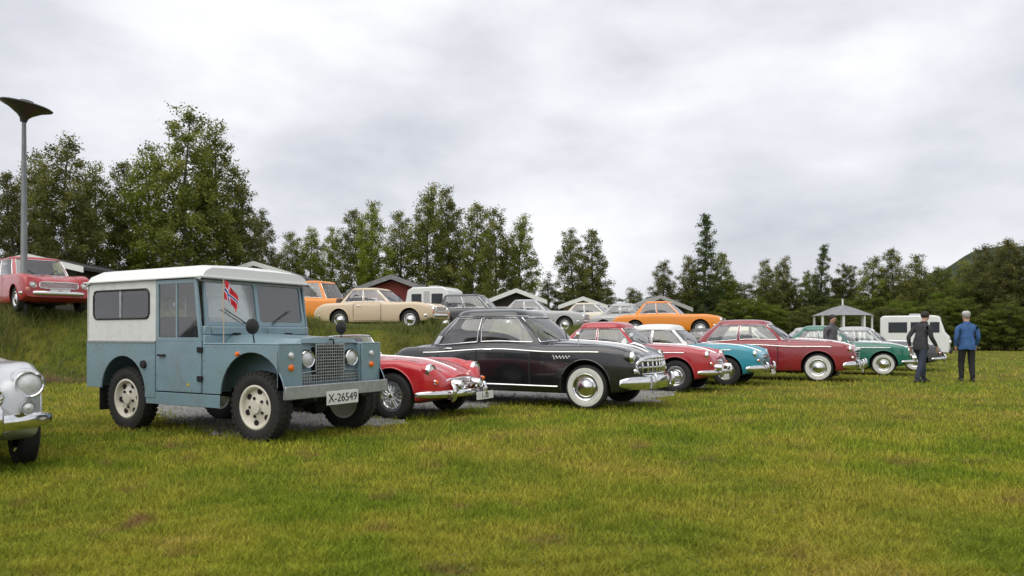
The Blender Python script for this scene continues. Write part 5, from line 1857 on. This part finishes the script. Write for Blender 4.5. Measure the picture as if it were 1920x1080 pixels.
# ================================================================== PEOPLE
def skin_body(name, joints, edges, parent, mats, pick, root_i=0, sub=2):
    me = bpy.data.meshes.new(name)
    me.from_pydata([j[0] for j in joints], edges, [])
    o = bpy.data.objects.new(name, me)
    COL.objects.link(o)
    o.modifiers.new('skin', 'SKIN').use_smooth_shade = True
    for i, j in enumerate(joints):
        sv_ = me.skin_vertices[0].data[i]
        rr = j[1]
        sv_.radius = rr if isinstance(rr, tuple) else (rr, rr)
        sv_.use_root = (i == root_i)
    ss = o.modifiers.new('sub', 'SUBSURF')
    ss.levels = sub
    ss.render_levels = sub
    dg = bpy.context.evaluated_depsgraph_get()
    m2 = bpy.data.meshes.new_from_object(o.evaluated_get(dg))
    bpy.data.objects.remove(o)
    recalc(m2)
    smooth(m2, 180)
    m2.materials.clear()
    for m in mats:
        m2.materials.append(m)
    for p in m2.polygons:
        p.material_index = pick(p.center)
    return put(name, m2, None, parent)


SKIN = simple('skin', (0.50, 0.30, 0.22), 0.55, 0, 0.1)
HAIRD = simple('dark_hair', (0.03, 0.022, 0.018), 0.7)
HAIRG = simple('grey_hair', (0.35, 0.34, 0.32), 0.7)
SHOE = simple('black_shoes', (0.02, 0.02, 0.02), 0.5)


def person(u, vfoot, height, face, label, jacket, trousers, hair, stride, cap=None, bend=0.0):
    Y = 1593.0 / (vfoot - 629)
    r = thing('person', label, 'person', (at(u, Y), Y, 0.0), face)
    s = height / 1.75
    r.scale = (s, s, s)
    # +x is forward
    st = stride
    P = dict(pel=(0, 0, .95), chest=(0.02 + bend * .1, 0, 1.30), neck=(0.03 + bend * .16, 0, 1.47), head=(0.06 + bend * .2, 0, 1.62), top=(0.05 + bend * .2, 0, 1.70))
    J, E = [], []

    def add(p, rad, par=None):
        J.append((p, rad))
        if par is not None:
            E.append((par, len(J) - 1))
        return len(J) - 1
    pel = add(P['pel'], (0.165, 0.130))
    w = add((0.01, 0, 1.10), (0.158, 0.122), pel)
    ch = add((P['chest'][0], 0, 1.26), (0.172, 0.130), w)
    uc = add((P['chest'][0] + .01, 0, 1.37), (0.130, 0.095), ch)
    nb = add((P['neck'][0], 0, 1.44), (0.068, 0.068), uc)
    nk = add((P['neck'][0] + .005, 0, 1.50), (0.054, 0.060), nb)
    h1 = add((P['head'][0], 0, 1.56), (0.070, 0.085), nk)
    h2 = add((P['head'][0], 0, 1.64), (0.078, 0.098), h1)
    add(P['top'], (0.055, 0.065), h2)
    add((P['head'][0] + 0.105, 0, 1.605), 0.012, h2)
    for sg in (1, -1):
        q = sg * st
        hip = add((0, sg * 0.095, 0.86), 0.108, pel)
        kn = add((0.05 + q * 0.16, sg * 0.105, 0.50), 0.080, hip)
        cf = add((0.02 + q * 0.25, sg * 0.108, 0.29), 0.070, kn)
        an = add((q * 0.30 - 0.02, sg * 0.11, 0.09), 0.058, cf)
        add((q * 0.30 + 0.15, sg * 0.125, 0.038), 0.034, an)
        sh = add((0.01 + bend * .1, sg * 0.165, 1.365), 0.064, uc)
        d2 = add((-0.005 + bend * .08 - q * 0.02, sg * 0.215, 1.29), 0.064, sh)
        el = add((-0.03 - q * 0.12, sg * 0.248, 1.10), 0.055, d2)
        fa = add((0.04 - q * 0.18, sg * 0.243, 0.97), 0.047, el)
        wr_ = add((0.08 - q * 0.22, sg * 0.235, 0.89), 0.036, fa)
        pm = add((0.10 - q * 0.24, sg * 0.228, 0.82), (0.036, 0.022), wr_)
        for k in range(4):
            f1 = add((0.085 + 0.019 * k - q * 0.24, sg * 0.225, 0.765), 0.0095, pm)
            add((0.085 + 0.019 * k + 0.012 - q * 0.24, sg * 0.214, 0.725 - 0.008 * (k in (1, 2))), 0.008, f1)
        t1 = add((0.15 - q * 0.24, sg * 0.212, 0.80), 0.010, pm)
        add((0.165 - q * 0.24, sg * 0.205, 0.765), 0.008, t1)

    def pick(c):
        if c.z > 1.475:
            return 0
        if c.z < 0.885 and abs(c.y) > 0.19:
            return 0
        if c.z < 0.93 and abs(c.y) < 0.20:
            return 2
        return 1
    skin_body('body', J, E, r, [SKIN, jacket, trousers], pick)
    rings = []
    for z, rx, ry in ((1.02, 0.135, 0.165), (0.93, 0.150, 0.180), (0.85, 0.158, 0.190), (0.80, 0.156, 0.188), (0.805, 0.146, 0.178)):
        rings.append([(0.005 + rx * math.cos(a) * (1 + 0.03 * math.sin(5 * a)), ry * math.sin(a) * (1 + 0.03 * math.cos(4 * a)), z + 0.008 * math.sin(3 * a)) for a in np.linspace(0, 2 * math.pi, 24, endpoint=False)])
    put('jacket_hem', MB().loft(rings, True, False), jacket, r, ang=80)
    put('collar', MB().lathe([(0.088, 1.415), (0.078, 1.475), (0.072, 1.49), (0.066, 1.47)], 18, 'z', (P['neck'][0] - 0.005, 0, 0)), jacket, r, ang=80)
    # hair / cap, shoes
    hc = P['head'][0]
    hb = MB().lathe([(0.0, 0.088), (0.05, 0.078), (0.085, 0.045), (0.098, 0.0), (0.090, -0.045), (0.07, -0.075)], 20, 'z')
    ho_ = put('hair', hb, hair, r, loc=(hc - 0.018, 0, 1.655), ang=80)
    ho_.scale = (1.1, 0.92, 1)
    if cap:
        co_ = put('cap', MB().lathe([(0, 0.075), (0.06, 0.068), (0.092, 0.035), (0.098, 0.0)], 20, 'z').add([(0.06, -0.075, 0.005), (0.185, -0.05, -0.012), (0.185, 0.05, -0.012), (0.06, 0.075, 0.005), (0.06, -0.075, 0.013), (0.185, -0.05, -0.004), (0.185, 0.05, -0.004), (0.06, 0.075, 0.013)], [(0, 1, 2, 3), (7, 6, 5, 4), (0, 4, 5, 1), (1, 5, 6, 2), (2, 6, 7, 3)]), cap, r, loc=(hc, 0, 1.68), ang=60)
        co_.scale = (1.1, 0.95, 1)
    for sg in (1, -1):
        q = sg * st
        put('shoe', MB().loft([[(q * 0.30 + xx, sg * 0.118 + 0.045 * w_ * math.cos(a), max(0.0, 0.035 * hh * (1 + math.sin(a)))) for a in np.linspace(0, 2 * math.pi, 10, endpoint=False)] for xx, w_, hh in ((-0.09, 0.6, 1.0), (-0.06, 0.9, 1.4), (0.02, 0.95, 1.3), (0.12, 1.05, 0.9), (0.18, 0.8, 0.7), (0.20, 0.3, 0.5))]), SHOE, r, ang=70)
    return r


NAVY = simple('blue_jacket_cloth', (0.045, 0.13, 0.33), 0.8, 0, 0.45, 5, 1.0)
CHAR = simple('charcoal_jacket_cloth', (0.045, 0.043, 0.047), 0.85, 0, 0.45, 5, 1.0)
GREYJ = simple('grey_jacket_cloth', (0.13, 0.125, 0.14), 0.85, 0, 0.45, 5, 1.0)
BLKT = simple('black_trouser_cloth', (0.018, 0.018, 0.020), 0.85, 0, 0.3, 6)
JEAN = simple('dark_jeans_cloth', (0.035, 0.045, 0.075), 0.85, 0, 0.3, 6)
PALEC = simple('pale_cap_cloth', (0.55, 0.55, 0.52), 0.8)
person(1813, 716, 1.74, R(75), 'person in a blue jacket, pale cap and black trousers standing on the grass', NAVY, BLKT, HAIRG, 0.15, PALEC)
person(1726, 717, 1.74, R(20), 'person in a charcoal jacket and dark jeans walking past the parked cars', CHAR, JEAN, HAIRD, 0.75, None, 0.5)
person(1558, 705, 1.74, R(-60), 'person in a grey jacket standing between the maroon and green saloons', GREYJ, BLKT, HAIRD, 0.2)
